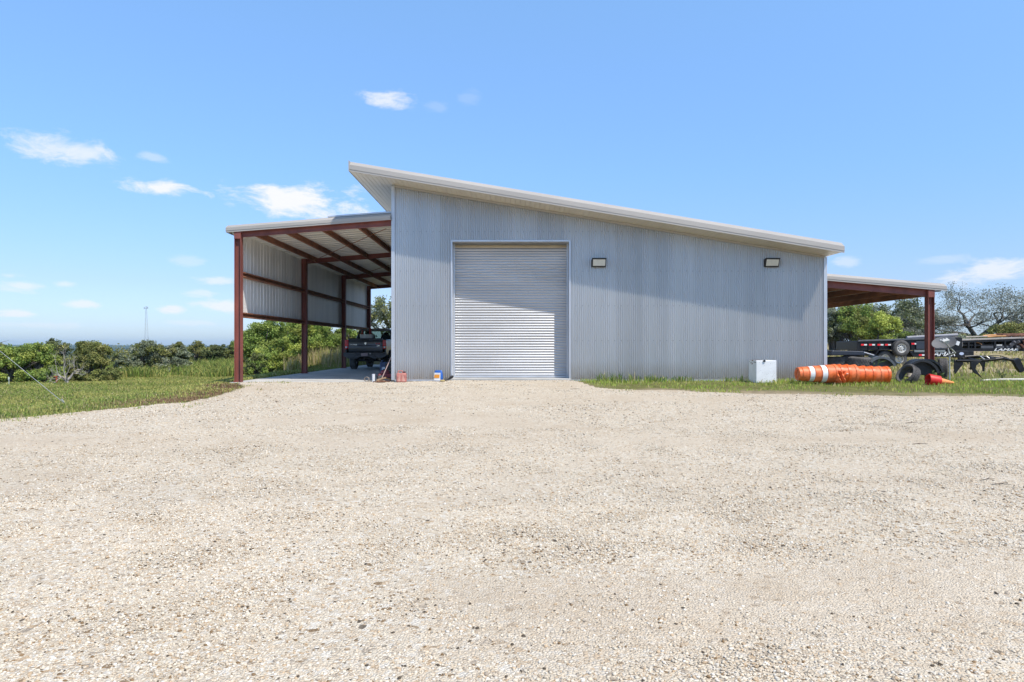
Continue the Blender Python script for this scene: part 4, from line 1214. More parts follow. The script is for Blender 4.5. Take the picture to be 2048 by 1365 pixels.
for i in range(7): mb.box((random.uniform(-.12, .2), random.uniform(-.06, .06), .03), (random.uniform(.06, .16), .05, .03), (random.uniform(-.3, .3), random.uniform(-.4, .4), random.uniform(0, 3)))
tag(mb.build('debris', rust_scrap, loc=c), 'little heap of rusty debris on the gravel before the broom', 'debris', kind='stuff')

# ------------------------------------------------------------------ white cabinet
c = place(1532.5, 20.28)
cb = thing('white_cabinet', 'white enamel metal box standing in the grass against the wall', 'cabinet', (c.x, c.y, c.z - .02))
mb = MB(); mb.bounds((-.305, 0, 0), (.305, .62, .67)); mb.build('body', white_metal, cb, bevel=.008)
mb = MB(); mb.bounds((-.297, -.012, .012), (.297, -.001, .655)); mb.build('front_panel', white_metal, cb, bevel=.006)
mb = MB(); mb.box((-.065, -.03, .655), (.06, .04, .05)); mb.tube([(-.065, -.03, .63), (-.065, -.03, .69)], .016, 8); mb.build('latch', black_steel, cb, bevel=.006)
mb = MB()
for i in range(46):
    z = random.random() ** 1.8 * .62 + .02; x = random.uniform(-.28, .28); s = random.uniform(.002, .009)
    mb.box((x, -.0135, z), (s, .002, s * random.uniform(.6, 2.5)), (0, random.random(), 0))
mb.bounds((-.296, .03, .671), (-.05, .6, .674))
for i in range(9): mb.box((-.306, random.uniform(.02, .6), random.uniform(.55, .66)), (.003, random.uniform(.03, .14), random.uniform(.008, .03)))
mb.build('rust_flecks', rust_stain, cb)['kind'] = 'stuff'

# ------------------------------------------------------------------ nested traffic drums lying in the grass
DRUM = [(.19, 0), (.205, .01), (.205, .08), (.222, .10), (.222, .24), (.236, .25), (.236, .40), (.252, .41), (.252, .56), (.268, .57), (.268, .72), (.284, .73), (.284, .92), (.30, .93), (.305, 1.0), (.292, 1.0), (.27, .92), (.255, .7)]
dzx = [1594, 1609, 1624, 1639, 1656, 1672, 1688, 1703]
for i, px in enumerate(dzx):
    Y = 19.95 + i * .055
    x = (px - 1024) * Y / FPX + (0 if i < 4 else .02)
    k = (.94, .935, .93, .93, .88, .87, .86, .85)[i]
    lab = ['orange traffic drum with two white bands at the left end of the nested row', 'orange traffic drum nested right behind the banded one', 'third orange drum from the left in the nested row',
           'widest orange drum in the middle of the nested row', 'orange drum just right of the widest one in the nested row', 'third orange drum from the right end of the nested row',
           'second orange drum from the right end of the nested row', 'last orange drum at the right end of the nested row beside the tyre'][i]
    M = Matrix.Rotation(R(90), 4, 'Y') @ Matrix.Rotation(R(37 * i), 4, 'Z')
    d = thing('traffic_drum', lab, 'traffic drum', (x, Y, gz(x, Y) + .30 * k + .01), R(2), 'orange traffic drums nested in a row')
    prof_ = [(r * k, z * (1.12 if i == 0 else 1.05)) for r, z in DRUM]
    mb = MB(M); mb.lathe([(.0001, .015)] + prof_, 36); mb.build('shell', orange_m if i % 3 else orange_dirty, d, smooth=30)
    if i == 0:
        for za, zb2, ra, rb in ((.275, .395, .2365, .2365), (.585, .715, .2685, .2685)):
            mb = MB(M); mb.lathe([(ra * k + .002, za * 1.12), (rb * k + .002, zb2 * 1.12)], 36); mb.build('white_band', white_band, d, smooth=30)
        mb = MB(M); mb.tube([(-.10, 0, 0), (-.10, 0, -.03), (.10, 0, -.03), (.10, 0, 0)], .016, 8); mb.build('handle', orange_m, d)
    if i in (1, 2):
        mb = MB(); mb.box((.90, -.30 * k - .01, .02), (.07, .02, .03), (0, 0, R(14))); mb.build('tab', mat('pale_orange_tab', (.8, .5, .36), .5), d, bevel=.004)
c = place(1681, 19.62)
mb = MB()
vs = [(random.uniform(-.01, .01) + .22 * (i / 5 - .5), -.03 + .07 * math.sin(i * 2.1 + j), .06 + .34 * j / 6 + random.uniform(-.015, .015)) for j in range(7) for i in range(6)]
mb.add(vs, [(j * 6 + i, j * 6 + i + 1, (j + 1) * 6 + i + 1, (j + 1) * 6 + i) for j in range(6) for i in range(5)])
o = mb.build('torn_sheeting', orange_dirty, loc=c); sol = o.modifiers.new('thick', 'SOLIDIFY'); sol.thickness = .004
tag(o, 'crumpled torn scrap of orange sheeting leaning on the drums', 'scrap')

# ------------------------------------------------------------------ tyres and mudguards
def axis_rot(v):
    """turn of the tyre whose open side looks along v"""
    return tuple(Vector(v).to_track_quat('Z', 'Y').to_euler())


def lone_tyre(px, Y, zc, rot, Ro, w, lab, rim=None, rin=None, lugs=36, ch=.010):
    x = (px - 1024) * Y / FPX
    rin = rin or Ro * .55
    t = thing('old_tyre', lab, 'tyre', (x, Y, gz(x, Y) + zc), 0, 'old tyres dumped beside the lean-to')
    M = Euler(rot).to_matrix().to_4x4()
    tyre_mesh(M, Ro, w, rin, lugs, ch).build('tyre', dusty_rubber, t, smooth=35)
    if rim: rim_mesh(M, rin + .004, w, 6).build('rim', rim, t, smooth=35)
    return t


lone_tyre(1713, 22.3, .60, (R(4), R(3), 0), .43, .30, 'chunky tread tyre lying flat behind the drums, under a white sheet corner', lugs=30, ch=.018)
lone_tyre(1675, 22.6, .56, (R(-5), 0, 0), .42, .30, 'dark tyre lying flat by the wall corner behind the drums', lugs=30, ch=.016)
lone_tyre(1709, 22.4, .15, (R(1), 0, 0), .42, .30, 'bottom tyre of the right hand stack under the chunky tread tyre', lugs=30)
lone_tyre(1678, 22.75, .15, (0, R(1), 0), .42, .30, 'bottom tyre of the left hand stack by the wall corner', lugs=30)
lone_tyre(1816, 20.7, .22, axis_rot((-.84, -.22, .50)), .335, .27, 'grey worn tyre leaning over with its open side to the left', rin=.24)
lone_tyre(1885, 21.9, .345, axis_rot((-.88, .47, .03)), .345, .26, 'upright worn tyre below the satellite dish', rim=black_steel)
lone_tyre(1752, 23.0, .36, (R(58), R(-8), R(25)), .40, .27, 'black tyre leaning between the drums and the trailer wheel')
def fender(px, Y, z, r, w, a0, a1, rotz, lab, m_=black_plastic, tilt=0):
    x = (px - 1024) * Y / FPX
    mb = MB(Matrix.Rotation(rotz, 4, 'Z') @ Matrix.Rotation(tilt, 4, 'X'))
    n = 14; an = [a0 + (a1 - a0) * i / n for i in range(n + 1)]
    po = [(r * math.cos(a), r * math.sin(a)) for a in an] + [((r - .012) * math.cos(a), (r - .012) * math.sin(a)) for a in an[::-1]]
    mb.extrude(po, (0, -w / 2, 0), (0, w / 2, 0))
    pi_ = [(r * math.cos(a), r * math.sin(a)) for a in an] + [((r - .07) * math.cos(a), (r - .07) * math.sin(a)) for a in an[::-1]]
    mb.extrude(pi_, (0, -w / 2 - .01, 0), (0, -w / 2, 0))
    mb.extrude([(r * .97 * math.cos(a), r * .97 * math.sin(a)) for a in an] + [(r * .03 * math.cos(a), r * .03 * math.sin(a)) for a in an[::-1]], (0, w / 2 - .03, 0), (0, w / 2 - .02, 0))
    return tag(mb.build('mudguard', m_, loc=(x, Y, gz(x, Y) + z), smooth=40), lab, 'mudguard', 'loose mudguards among the tyres')


fender(1843, 20.95, .22, .46, .26, R(8), R(150), R(-18), 'glossy black mudguard arch resting over the grey leaning tyre')
fender(1852, 21.3, .16, .52, .28, R(15), R(165), R(10), 'larger black mudguard arch at the foot of the red post')
fender(1836, 22.4, .16, .5, .28, R(40), R(172), R(-4), 'black mudguard behind the pale marker cone')
fender(1760, 22.0, .30, .46, .30, R(20), R(140), R(-8), 'grey faced mudguard leaning right of the chunky tyre', mat('grey_fender', (.11, .12, .13), .5))
c = place(1664, 21.9)
mb = MB(); mb.lathe([(.16, 0), (.155, .05), (.11, .12), (.0001, .15)], 20); tag(mb.build('hub_cover', mat('slate_plastic', (.10, .115, .13), .5), loc=c + Vector((0, -.3, .02)), smooth=50), 'small slate grey domed cover at the wall corner', 'cover')
# bed cover lying over the flat tyres
c = place(1692, 22.5)
bc = thing('bed_cover', 'dark blue black truck bed cover lying across the flat tyres', 'bed cover', (c.x, c.y, c.z + .755), R(-2))
mb = MB(); mb.extrude([(-.68, 0), (.40, 0), (.42, .06), (.36, .15), (-.60, .17), (-.68, .12)], (0, -.45, 0), (0, .45, 0)); mb.build('shell', mat('navy_black_shell', (.022, .028, .045), .3, coat=.4), bc, bevel=.03)
mb = MB(); mb.box((.56, -.10, .06), (.34, .6, .03), (0, R(17), 0)); mb.build('pale_flap', mat('pale_sheet', (.60, .62, .66), .5), bc, bevel=.006)
# marker cone and fallen cone
c = place(1820, 23.3)
mk_ = thing('marker_cone', 'small upright faded beige cone behind the leaning tyre', 'cone', c)
mb = MB(); mb.lathe([(.12, .0), (.11, .03), (.045, .38), (.03, .40), (.0001, .40)], 18); mb.build('body', mat('faded_beige', (.47, .42, .36), .7), mk_, smooth=40)
mb = MB(); mb.box((0, 0, .012), (.28, .28, .03)); mb.build('base', MATS['faded_beige'], mk_, bevel=.006)
c = place(1857, 19.75)
cn_ = thing('traffic_cone', 'fallen traffic cone, red base end left and pale orange tip pointing right', 'traffic cone', (c.x, c.y, c.z + .13), R(-4))
M = Matrix.Rotation(R(97), 4, 'Y')
mb = MB(M); mb.lathe([(.165, -.02), (.172, 0), (.15, .30), (.135, .31), (.12, .29), (.14, .0), (.15, -.02)], 28, closed=True); mb.build('sleeve', red_cone, cn_, smooth=40)
mb = MB(M); mb.lathe([(.12, .26), (.10, .32), (.028, .70), (.022, .72), (.0001, .72)], 24); mb.build('tip', cone_pale, cn_, smooth=40)

# ------------------------------------------------------------------ satellite dish on a pole
c = place(1899, 21.0)
sd = thing('satellite_dish', 'oval grey satellite dish on a bent pole beside the red post', 'satellite dish', (c.x, c.y, c.z))
dc = W(1889, 689.3, 20.9) - Vector((c.x, c.y, c.z))
nrm = Vector((-.475, -.437, .77)).normalized()
q = nrm.to_track_quat('Z', 'Y').to_matrix().to_4x4()
M = Matrix.Translation(dc) @ q @ Matrix.Diagonal((1.10, 1.0, 1, 1))
a = .288
mb = MB(M); mb.lathe([(.0001, 0)] + [(r * a, .075 * r * r) for r in (.25, .5, .75, .95)] + [(a, .075), (a + .012, .079), (a + .012, .068), (a * .95, .052), (a * .5, .004), (.0001, -.014)], 44)
mb.build('reflector', grey_plastic, sd, smooth=60)
lnb = W(1891, 683, 20.6) - Vector((c.x, c.y, c.z))
arm0 = Vector((.0, -.08, dc.z - .30))
mb = MB(); mb.tube([(0, 0, -.1), (0, 0, dc.z - .35), (-.03, .05, dc.z - .05)], .022, 10); mb.build('pole', mat('galv_pole', (.42, .43, .42), .5, .3), sd)
mb = MB(); mb.tube([(-.0, 0, dc.z - .32), (.03, -.22, dc.z - .26), lnb + Vector((.05, .02, -.09))], [.03, .026, .022], 8); mb.build('arm', mat('olive_grey_arm', (.36, .36, .30), .5), sd)
mb = MB(Matrix.Translation(lnb) @ Matrix.Rotation(R(-14), 4, 'Y') @ Matrix.Rotation(R(30), 4, 'X')); mb.bounds((-.10, -.05, -.035), (.10, .05, .045))
for x in (-.09, 0, .09): mb.tube([(x, .05, 0), (x, .11, .0)], [.032, .038], 12)
mb.bounds((.0, -.03, -.11), (.07, .03, -.035)); mb.build('feed_horn', pale_grey, sd, bevel=.008)

# ------------------------------------------------------------------ black ripper implement
Y0 = 21.2
c = place(1976, Y0)
ri = thing('ripper_implement', 'black steel ripper attachment with curved shanks standing on the grass', 'farm implement', (c.x, c.y, c.z - .02))
def lp(px, py, dy=0): 
    p = W(px, py, Y0); return Vector((p.x - c.x, dy, p.z - c.z + .02))
def plate(mb, pts, dy, th=.035):
    o = [lp(*p) for p in pts]
    mb.extrude([(p.x, p.z) for p in o], (0, dy - th / 2, 0), (0, dy + th / 2, 0))
mb = MB()
mb.tube([lp(1912, 722.5), lp(1960, 722), lp(1995, 718.5)], .05, 4); mb.tube([lp(1945, 718, .5), lp(1985, 714.5, .5), lp(2010, 716, .5)], .045, 4)
mb.tube([lp(1990, 719), lp(2005, 717), lp(2018, 720), lp(2032, 722)], [.05, .045, .04, .04], 8)
mb.tube([lp(1950, 714.5, .5), lp(1972, 713, .45), lp(2000, 716, .3), lp(2022, 719, .1)], .035, 8)
mb.tube([lp(1992, 714, .5), lp(2008, 711.5, .5), lp(2022, 712.5, .45), lp(2032, 718, .3)], .014, 6)
mb.tube([lp(1955, 722), lp(1955, 717, .5)], .04, 4); mb.tube([lp(1990, 719), lp(1990, 714.5, .5)], .05, 4)
mb.build('frame', black_steel, ri, bevel=.006)
mb = MB(); plate(mb, [(1908, 721), (1925, 722), (1922, 733), (1913, 745), (1910, 749), (1908.5, 744)], .0); mb.build('blade', black_steel, ri, bevel=.004)
mb = MB(); plate(mb, [(1935, 724), (1957, 722), (1947, 731), (1945, 738), (1958, 756), (1951, 750), (1943, 746), (1936, 735)], -.12, .05); mb.build('shank', black_steel, ri, bevel=.004)
mb = MB(); plate(mb, [(1972, 723), (1986, 722), (1985, 732), (1984, 744), (1981, 744), (1980, 734)], .35, .04); mb.build('shank', black_steel, ri, bevel=.004)
mb = MB(); plate(mb, [(1974, 722), (1960, 722), (1947, 738), (1950, 741), (1962, 729)], .2, .03); mb.build('shank', black_steel, ri, bevel=.004)
mb = MB(); plate(mb, [(2024, 722), (2036, 716), (2040, 723), (2048, 741), (2040, 746), (2034, 740)], .0, .12); mb.build('hitch_arm', black_steel, ri, bevel=.01)
mb = MB(); mb.tube([lp(1960, 713, -.02), lp(1966, 719, -.06)], .02, 8); mb.build('pin', chrome, ri); mb = MB(); mb.tube([lp(1982, 713, .2), lp(1988, 721, .1)], .012, 6); mb.build('pin', chrome, ri)
a = place(1962, 20.6, .02); b2 = place(2062, 20.9, .05)
mb = MB(); mb.tube([a, (a * .6 + b2 * .4) + Vector((0, 0, .01)), b2], [.035, .04, .038], 10); tag(mb.build('fallen_pole', mat('sunbleached_pole', (.55, .52, .46), .8), smooth=60), 'sun bleached pole lying in the grass below the black ripper', 'pole')

# ------------------------------------------------------------------ dump trailer
TY = 33.0
tz = gz(18.5, TY)
dtx0 = (1716 - 1024) * TY / FPX; dtx1 = (1908 - 1024) * TY / FPX
dt_ = thing('dump_trailer', 'black dump trailer with spare wheel on its side and white lettering on the drawbar', 'trailer', (dtx0, TY, tz))
Lx = dtx1 - dtx0
zz_ = lambda py: CAMZ + (HOR - py) * TY / FPX - tz
zt0, zt1 = zz_(682.5), zz_(676.5)
mb = MB()
zbot = zz_(701)
mb.add([(0, 0, zbot), (Lx, 0, zbot), (Lx, 0, zt1), (0, 0, zt0), (0, .06, zbot), (Lx, .06, zbot), (Lx, .06, zt1), (0, .06, zt0)], [(0, 1, 2, 3), (5, 4, 7, 6), (0, 3, 7, 4), (1, 5, 6, 2), (3, 2, 6, 7), (0, 4, 5, 1)])
mb.add([(0, 2.0, zbot), (Lx, 2.0, zbot), (Lx, 2.0, zt1), (0, 2.0, zt0), (0, 2.06, zbot), (Lx, 2.06, zbot), (Lx, 2.06, zt1), (0, 2.06, zt0)], [(0, 1, 2, 3), (5, 4, 7, 6), (0, 3, 7, 4), (1, 5, 6, 2), (3, 2, 6, 7), (0, 4, 5, 1)])
mb.bounds((Lx - .06, .062, zbot), (Lx, 1.998, zt1)); mb.bounds((.06, .062, zbot), (Lx - .062, 1.998, zbot + .06))
for k in range(1, 9):
    x = Lx * k / 9
    mb.bounds((x - .035, -.045, zbot + .02), (x + .035, -.002, zt0 - .07))
mb.build('box', black_steel, dt_, bevel=.006)
mb = MB(); mb.extrude([(-.02, zt0 - .03), (Lx + .02, zt1 - .03), (Lx + .02, zt1 + .045), (-.02, zt0 + .045)], (0, -.06, 0), (0, -.003, 0)); mb.build('top_rail', mat('worn_grey_rail', (.10, .105, .115), .4, .2, .3), dt_, bevel=.01)
mb = MB(); mb.bounds((-.07, -.03, zbot), (-.005, 2.09, zt0 - .02)); mb.tube([(-.05, -.05, zt0 + .02), (.1, -.05, zt0 + .12)], .02); mb.build('tailgate', black_steel, dt_, bevel=.01)
for px in (1722, 1738, 1755, 1770, 1786, 1823):
    x = (px - 1024) * (TY - .05) / FPX - dtx0
    t_ = bpy.data.objects.new('reflector_tape', None); COL.objects.link(t_); t_.parent = dt_
    z = zz_(690.0 if px < 1800 else 688)
    mb = MB(); mb.bounds((x, -.052, z - .04), (x + .15, -.046, z + .04)); mb.build('red_half', red_lens, t_)
    mb = MB(); mb.bounds((x + .152, -.052, z - .035), (x + .29, -.046, z + .035)); mb.build('white_half', white_band, t_)
fz0, fz1 = zz_(714.5), zz_(702)
mb = MB(); mb.bounds((.0, .35, fz0 + .05), (Lx + .1, .47, fz1)); mb.bounds((.0, 1.6, fz0 + .05), (Lx + .1, 1.72, fz1)); mb.bounds((2.0, -.02, fz0), (Lx + .95, .10, fz1 - .02))
mb.tube([(Lx + .6, .05, .5), (Lx + 1.55, 1.0, .5)], .07, 4); mb.tube([(Lx + .3, 1.66, .5), (Lx + 1.55, 1.0, .5)], .07, 4); mb.build('frame', black_steel, dt_, bevel=.008)
text_mesh('LAMAR', .31, white_band, dt_, Matrix.Translation(((1883.5 - 1024) * TY / FPX - dtx0, -.026, (fz0 + fz1) / 2 - .012)) @ FRONT @ Matrix.Diagonal((1.28, .92, 1, 1)), shear=.35, name='lettering')
mb = MB(); x = (1866.5 - 1024) * TY / FPX - dtx0; mb.extrude([(-.16, -.10), (.0, .02), (-.08, .02), (.08, .13), (-.2, .13), (-.26, .02), (-.1, -.02)], (x, -.03, (fz0 + fz1) / 2), (x, -.022, (fz0 + fz1) / 2)); mb.build('emblem', white_band, dt_)
mb = MB(); x = (1856 - 1024) * TY / FPX - dtx0; 
for px in (1837,):
    x = (px - 1024) * TY / FPX - dtx0; z = zz_(710.5); mb.bounds((x, -.036, z - .04), (x + .15, -.028, z + .04)); mb.build('red_marker', red_lens, dt_)
mb = MB(); x = (1843 - 1024) * TY / FPX - dtx0; mb.bounds((x, -.036, z - .035), (x + .2, -.028, z + .035)); mb.build('white_marker', white_band, dt_)
tw = [(1769, 716), (1797, 716)]
for px, py in tw:
    x = (px - 1024) * TY / FPX - dtx0
    e = bpy.data.objects.new('wheel', None); COL.objects.link(e); e.parent = dt_
    M = Matrix.Translation((x, .02, .375)) @ Matrix.Rotation(R(90), 4, 'X')
    tyre_mesh(M, .375, .24, .21).build('tyre', rubber, e, smooth=35); rim_mesh(M, .214, .24).build('rim', rim_white, e, smooth=35)
mb = MB()
xw = [(p - 1024) * TY / FPX - dtx0 for p, _ in tw]
po = [(xw[0] - .62, .50), (xw[0] - .38, .83), (xw[1] + .38, .83), (xw[1] + .62, .50)]
mb.extrude(po + [(p[0] + (.02 if p[0] < xw[0] else -.02), p[1] - .03) for p in po[::-1]], (0, -.22, 0), (0, .2, 0)); mb.build('wheel_guard', black_steel, dt_, bevel=.006)
x = (1800.5 - 1024) * (TY - .2) / FPX - dtx0
e = bpy.data.objects.new('spare_wheel', None); COL.objects.link(e); e.parent = dt_
M = Matrix.Translation((x, -.22, zz_(696.8))) @ Matrix.Rotation(R(90), 4, 'X')
tyre_mesh(M, .385, .26, .215).build('tyre', rubber, e, smooth=35); rim_mesh(M, .22, .26).build('rim', rim_white, e, smooth=35)
xb = (1831 - 1024) * TY / FPX - dtx0
mb = MB(); mb.bounds((xb, -.06, zz_(699)), (xb + 1.35, -.005, zz_(683.5))); mb.build('side_box', mat('blue_black_panel', (.03, .038, .055), .35), dt_, bevel=.02)
mb = MB(); mb.bounds((xb - .1, -.07, zz_(705)), (xb + 1.4, -.01, zz_(700.5))); mb.build('grey_step', mat('grey_step_steel', (.17, .2, .21), .5), dt_, bevel=.01)
xj = (1918 - 1024) * TY / FPX - dtx0
mb = MB(); mb.bounds((xj - .14, .3, .50), (xj + .36, .9, 1.42)); mb.build('pump_box', black_steel, dt_, bevel=.02)
mb = MB(); mb.bounds((xj - .2, -.06, zz_(716)), (xj + .42, .3, zz_(702))); mb.build('coupler_block', black_steel, dt_, bevel=.03)
mb = MB(); mb.lathe([(.0001, 0), (.11, 0), (.11, .01), (.0001, .01)], 24, M=Matrix.Translation((xj + .08, -.062, zz_(707.8))) @ Matrix.Rotation(R(90), 4, 'X') @ Matrix.Diagonal((1, .62, 1, 1)))
mb.build('oval_badge', mat('pale_blue_badge', (.45, .52, .68), .4), dt_)
mb = MB(); mb.bounds((xj, -.05, .02), (xj + .17, .12, zz_(716.2))); mb.bounds((xj - .08, -.12, 0), (xj + .25, .2, .02)); mb.build('jack_leg', black_steel, dt_, bevel=.006)
mb = MB(); mb.box((xj + .12, .28, zz_(687)), (.16, .03, .2), (0, R(20), 0)); mb.build('white_sticker', white_band, dt_, bevel=.004)
mb = MB(); mb.tube([(Lx * .62, .9, zt1 + .03), (Lx + .75, .9, zt1 + .17)], .075, 12); mb.build('tarp_roll', mat('grey_tarp_roll', (.30, .30, .33), .6), dt_)
x = (1885 - 1024) * 35.2 / FPX
ex = thing('old_tyre', 'black tyre lying on top of the load in the dump trailer', 'tyre', (x, 34.3, tz + 1.12), 0, 'old tyres dumped beside the lean-to')
tyre_mesh(Matrix.Rotation(R(70), 4, 'X'), .39, .25, .21).build('tyre', rubber, ex, smooth=35)

# ------------------------------------------------------------------ flatbed trailer with lumber
FY = 38.0
fx0 = (1908 - 1024) * FY / FPX
fzg = gz(26, FY)
fb = thing('flatbed_trailer', 'long black flatbed trailer with lettering on its frame rail and rusty scrap on deck', 'trailer', (fx0, FY, fzg))
fz = lambda py: CAMZ + (HOR - py) * FY / FPX - fzg
FL = 9.0
def fx(px): return (px - 1024) * FY / FPX - fx0
mb = MB()
up = .03
sl = lambda x: fz(681.5) + x * .035
mb.extrude([(0, sl(0) - .14), (FL, sl(FL) - .14), (FL, sl(FL) - .02), (0, sl(0) - .02)], (0, 0, 0), (0, .10, 0)); mb.extrude([(0, sl(0) - .14), (FL, sl(FL) - .14), (FL, sl(FL) - .02), (0, sl(0) - .02)], (0, 2.3, 0), (0, 2.4, 0))
mb.bounds((.3, .5, fz(702)), (FL, .62, fz(697))); mb.bounds((.3, 1.8, fz(702)), (FL, 1.92, fz(697)))
mb.bounds((.2, .02, fz(692)), (FL, .06, fz(690)))
for k in range(14):
    x = .5 + k * .58; mb.bounds((x - .05, .102, fz(697) + .002), (x + .05, 2.3, sl(x) - .145))
for px in (1937, 1950, 1990, 2010, 2031): mb.bounds((fx(px) - .045, -.02, fz(700)), (fx(px) + .045, .10, sl(fx(px)) - .142))
mb.build('frame', black_steel, fb, bevel=.006)
mb = MB(); mb.bounds((fx(1962), .0, fz(697)), (fx(1987), .05, fz(692.3))); mb.bounds((fx(1992), .0, fz(697)), (fx(2009), .05, fz(692.3))); mb.bounds((fx(2013), 0, fz(696)), (fx(2026), .05, fz(692.3)))
mb.build('side_plate', mat('slate_side_plate', (.075, .08, .09), .5), fb, bevel=.006)
mb = MB(); mb.bounds((fx(1993), -.012, fz(691.5)), (fx(2004), -.003, fz(689.8))); mb.bounds((fx(2020), -.012, fz(690)), (fx(2024), -.003, fz(687.6))); mb.build('white_marker', white_band, fb)
mb = MB(); mb.bounds((.2, -.075, fz(703)), (FL, -.025, fz(697.2))); mb.build('frame_rail', black_steel, fb, bevel=.006)
text_mesh('LAMAR', .24, white_band, fb, Matrix.Translation(((2009.5 - 1024) * FY / FPX - fx0, -.081, fz(700.0))) @ FRONT @ Matrix.Diagonal((1.75, .8, 1, 1)), shear=.35, name='lettering')
mb = MB(); mb.extrude([(-.05, sl(0) - .018), (FL, sl(FL) - .018), (FL, sl(FL) + .04), (-.05, sl(0) + .04)], (0, -.03, 0), (0, 2.43, 0)); mb.build('deck', mat('grey_worn_deck', (.36, .33, .30), .8), fb)
for px in (2150, 2180):
    x = fx(px)
    for y in (.2, 2.2):
        M = Matrix.Translation((x, y, .40)) @ Matrix.Rotation(R(90), 4, 'X'); e = bpy.data.objects.new('wheel', None); COL.objects.link(e); e.parent = fb
        tyre_mesh(M, .40, .24, .22).build('tyre', rubber, e, smooth=35); rim_mesh(M, .225, .24).build('rim', rim_white, e, smooth=35)
mb = MB(); mb.bounds((fx(1938), .2, .02), (fx(1938) + .12, .32, fz(697))); mb.bounds((fx(1938) - .1, .1, 0), (fx(1938) + .22, .42, .02)); mb.build('landing_leg', black_steel, fb, bevel=.01)
mb = MB(); mb.tube([(fx(1952), .08, fz(684)), (fx(1962), .06, fz(687)), (fx(1967), .06, fz(692)), (fx(1966), .07, fz(694))], .02, 6); mb.build('orange_strap', lumber, fb)
mb = MB()
for i in range(7):
    mb.box((fx(2029) + random.uniform(-.2, .2), .02 + random.uniform(-.05, .1), fz(690) + random.uniform(-.3, .25)), (.14, .12, .22), (random.random(), random.random(), 0))
mb.build('winch', mat('grey_winch', (.13, .13, .15), .5, .3), fb, bevel=.01)
# things lying on the deck
for i, (px0, px1, py, yo, th, m_, lab) in enumerate(((1932, 2000, 674.5, .5, .035, mat('grey_plank', (.46, .41, .35), .8), 'long greyish plank on the left of the flatbed deck'),
                                                   (1966, 1992, 672.5, .8, .06, lumber, 'short orange lumber offcut on the flatbed deck'),
                                                   (1975, 2012, 674.0, .3, .04, lumber, 'longer split orange board on the flatbed deck'),
                                                   (1990, 2090, 669.5, 1.2, .05, rust_scrap, 'long rusty steel tube on top of the flatbed load'),
                                                   (2005, 2090, 672.0, .9, .07, rust_scrap, 'thick rusty beam on the right of the flatbed load'))):
    a = W(px0, py, FY + yo); b2 = W(px1, py - 1.5, FY + yo); zmin = fzg + sl(a.x - fx0) + .04 + th
    a.z = max(a.z, zmin); b2.z = max(b2.z, fzg + sl(b2.x - fx0) + .04 + th)
    mb = MB(); mb.tube([a, (a + b2) / 2 + Vector((0, 0, .01)), b2], th, 4 if m_ is not rust_scrap else 8)
    tag(mb.build('plank' if m_ is not rust_scrap else 'rusty_beam', m_), lab, 'board' if m_ is not rust_scrap else 'steel beam', 'boards and beams on the flatbed')
mb = MB()
for i in range(16):
    x = fx(2040) + random.uniform(-.2, 1.6); mb.tube([(x, random.uniform(-.1, .6), fz(701) + random.uniform(0, .2)), (x + random.uniform(-.3, .3), random.uniform(-.1, .8), fz(676) + random.uniform(-.6, .15))], random.uniform(.02, .05), 5)
o = mb.build('scrap_heap', rust_scrap, loc=(fx0, FY - .35, fzg)); tag(o, 'tangle of rusty scrap steel leaning on the right end of the flatbed', 'scrap', kind='stuff')

# ------------------------------------------------------------------ small things in the lawn and yard
def ray_ground(px, py):
    lo, hi = 2.0, 60.0
    for _ in range(50):
        m_ = (lo + hi) / 2; p = W(px, py, m_)
        if p.z > gz(p.x, p.y): lo = m_
        else: hi = m_
    return W(px, py, lo)


a = ray_ground(135, 808); q0 = W(0, 700, a.y + 1.2)
b2 = a + (q0 - a) * 5.5
gw = thing('guy_wire', 'taut pale guy wire slanting down into the lawn at the left', 'guy wire', a)
mb = MB(); mb.tube([Vector((0, 0, -.05)), (b2 - a) * .5, b2 - a], .006, 6); mb.build('wire', mat('pale_wire', (.42, .43, .43), .6, .2), gw)
mb = MB(); mb.tube([Vector((.02, 0, -.1)), (b2 - a).normalized() * .25], .011, 8); mb.build('anchor_rod', mat('galv_pole', (.42, .43, .42)), gw)
p = ray_ground(113.5, 771); p.y = 26.4; p = Vector(((113.5 - 1024) * 26.4 / FPX, 26.4, gz((113.5 - 1024) * 26.4 / FPX, 26.4)))
hs_ = W(113, 752.5, 26.4).z - p.z
mb = MB(); mb.extrude([(-.028, -.02), (.028, -.02), (.028, 0), (.006, 0), (.006, .03), (-.006, .03), (-.006, 0), (-.028, 0)], (0, 0, -.1), (0, 0, hs_), (0, 0, 0), (1, 0, 0), (0, 1, 0)); mb.box((-.03, -.015, hs_ - .02), (.14, .03, .03))
tag(mb.build('stake', mat('orange_red_stake', (.46, .11, .06), .6), loc=p), 'orange red steel stake standing at the edge of the brush', 'stake')
p = Vector(((18 - 1024) * 26.0 / FPX, 26.0, 0)); p.z = gz(p.x, p.y)
mb = MB(); mb.tube([(0, 0, -.1), (0, 0, .24)], .012, 6); mb.box((0, -.01, .27), (.05, .02, .10)); tag(mb.build('marker_post', mat('pale_marker', (.62, .66, .58), .6), loc=p), 'thin pale marker post at the far left brush edge', 'marker post')
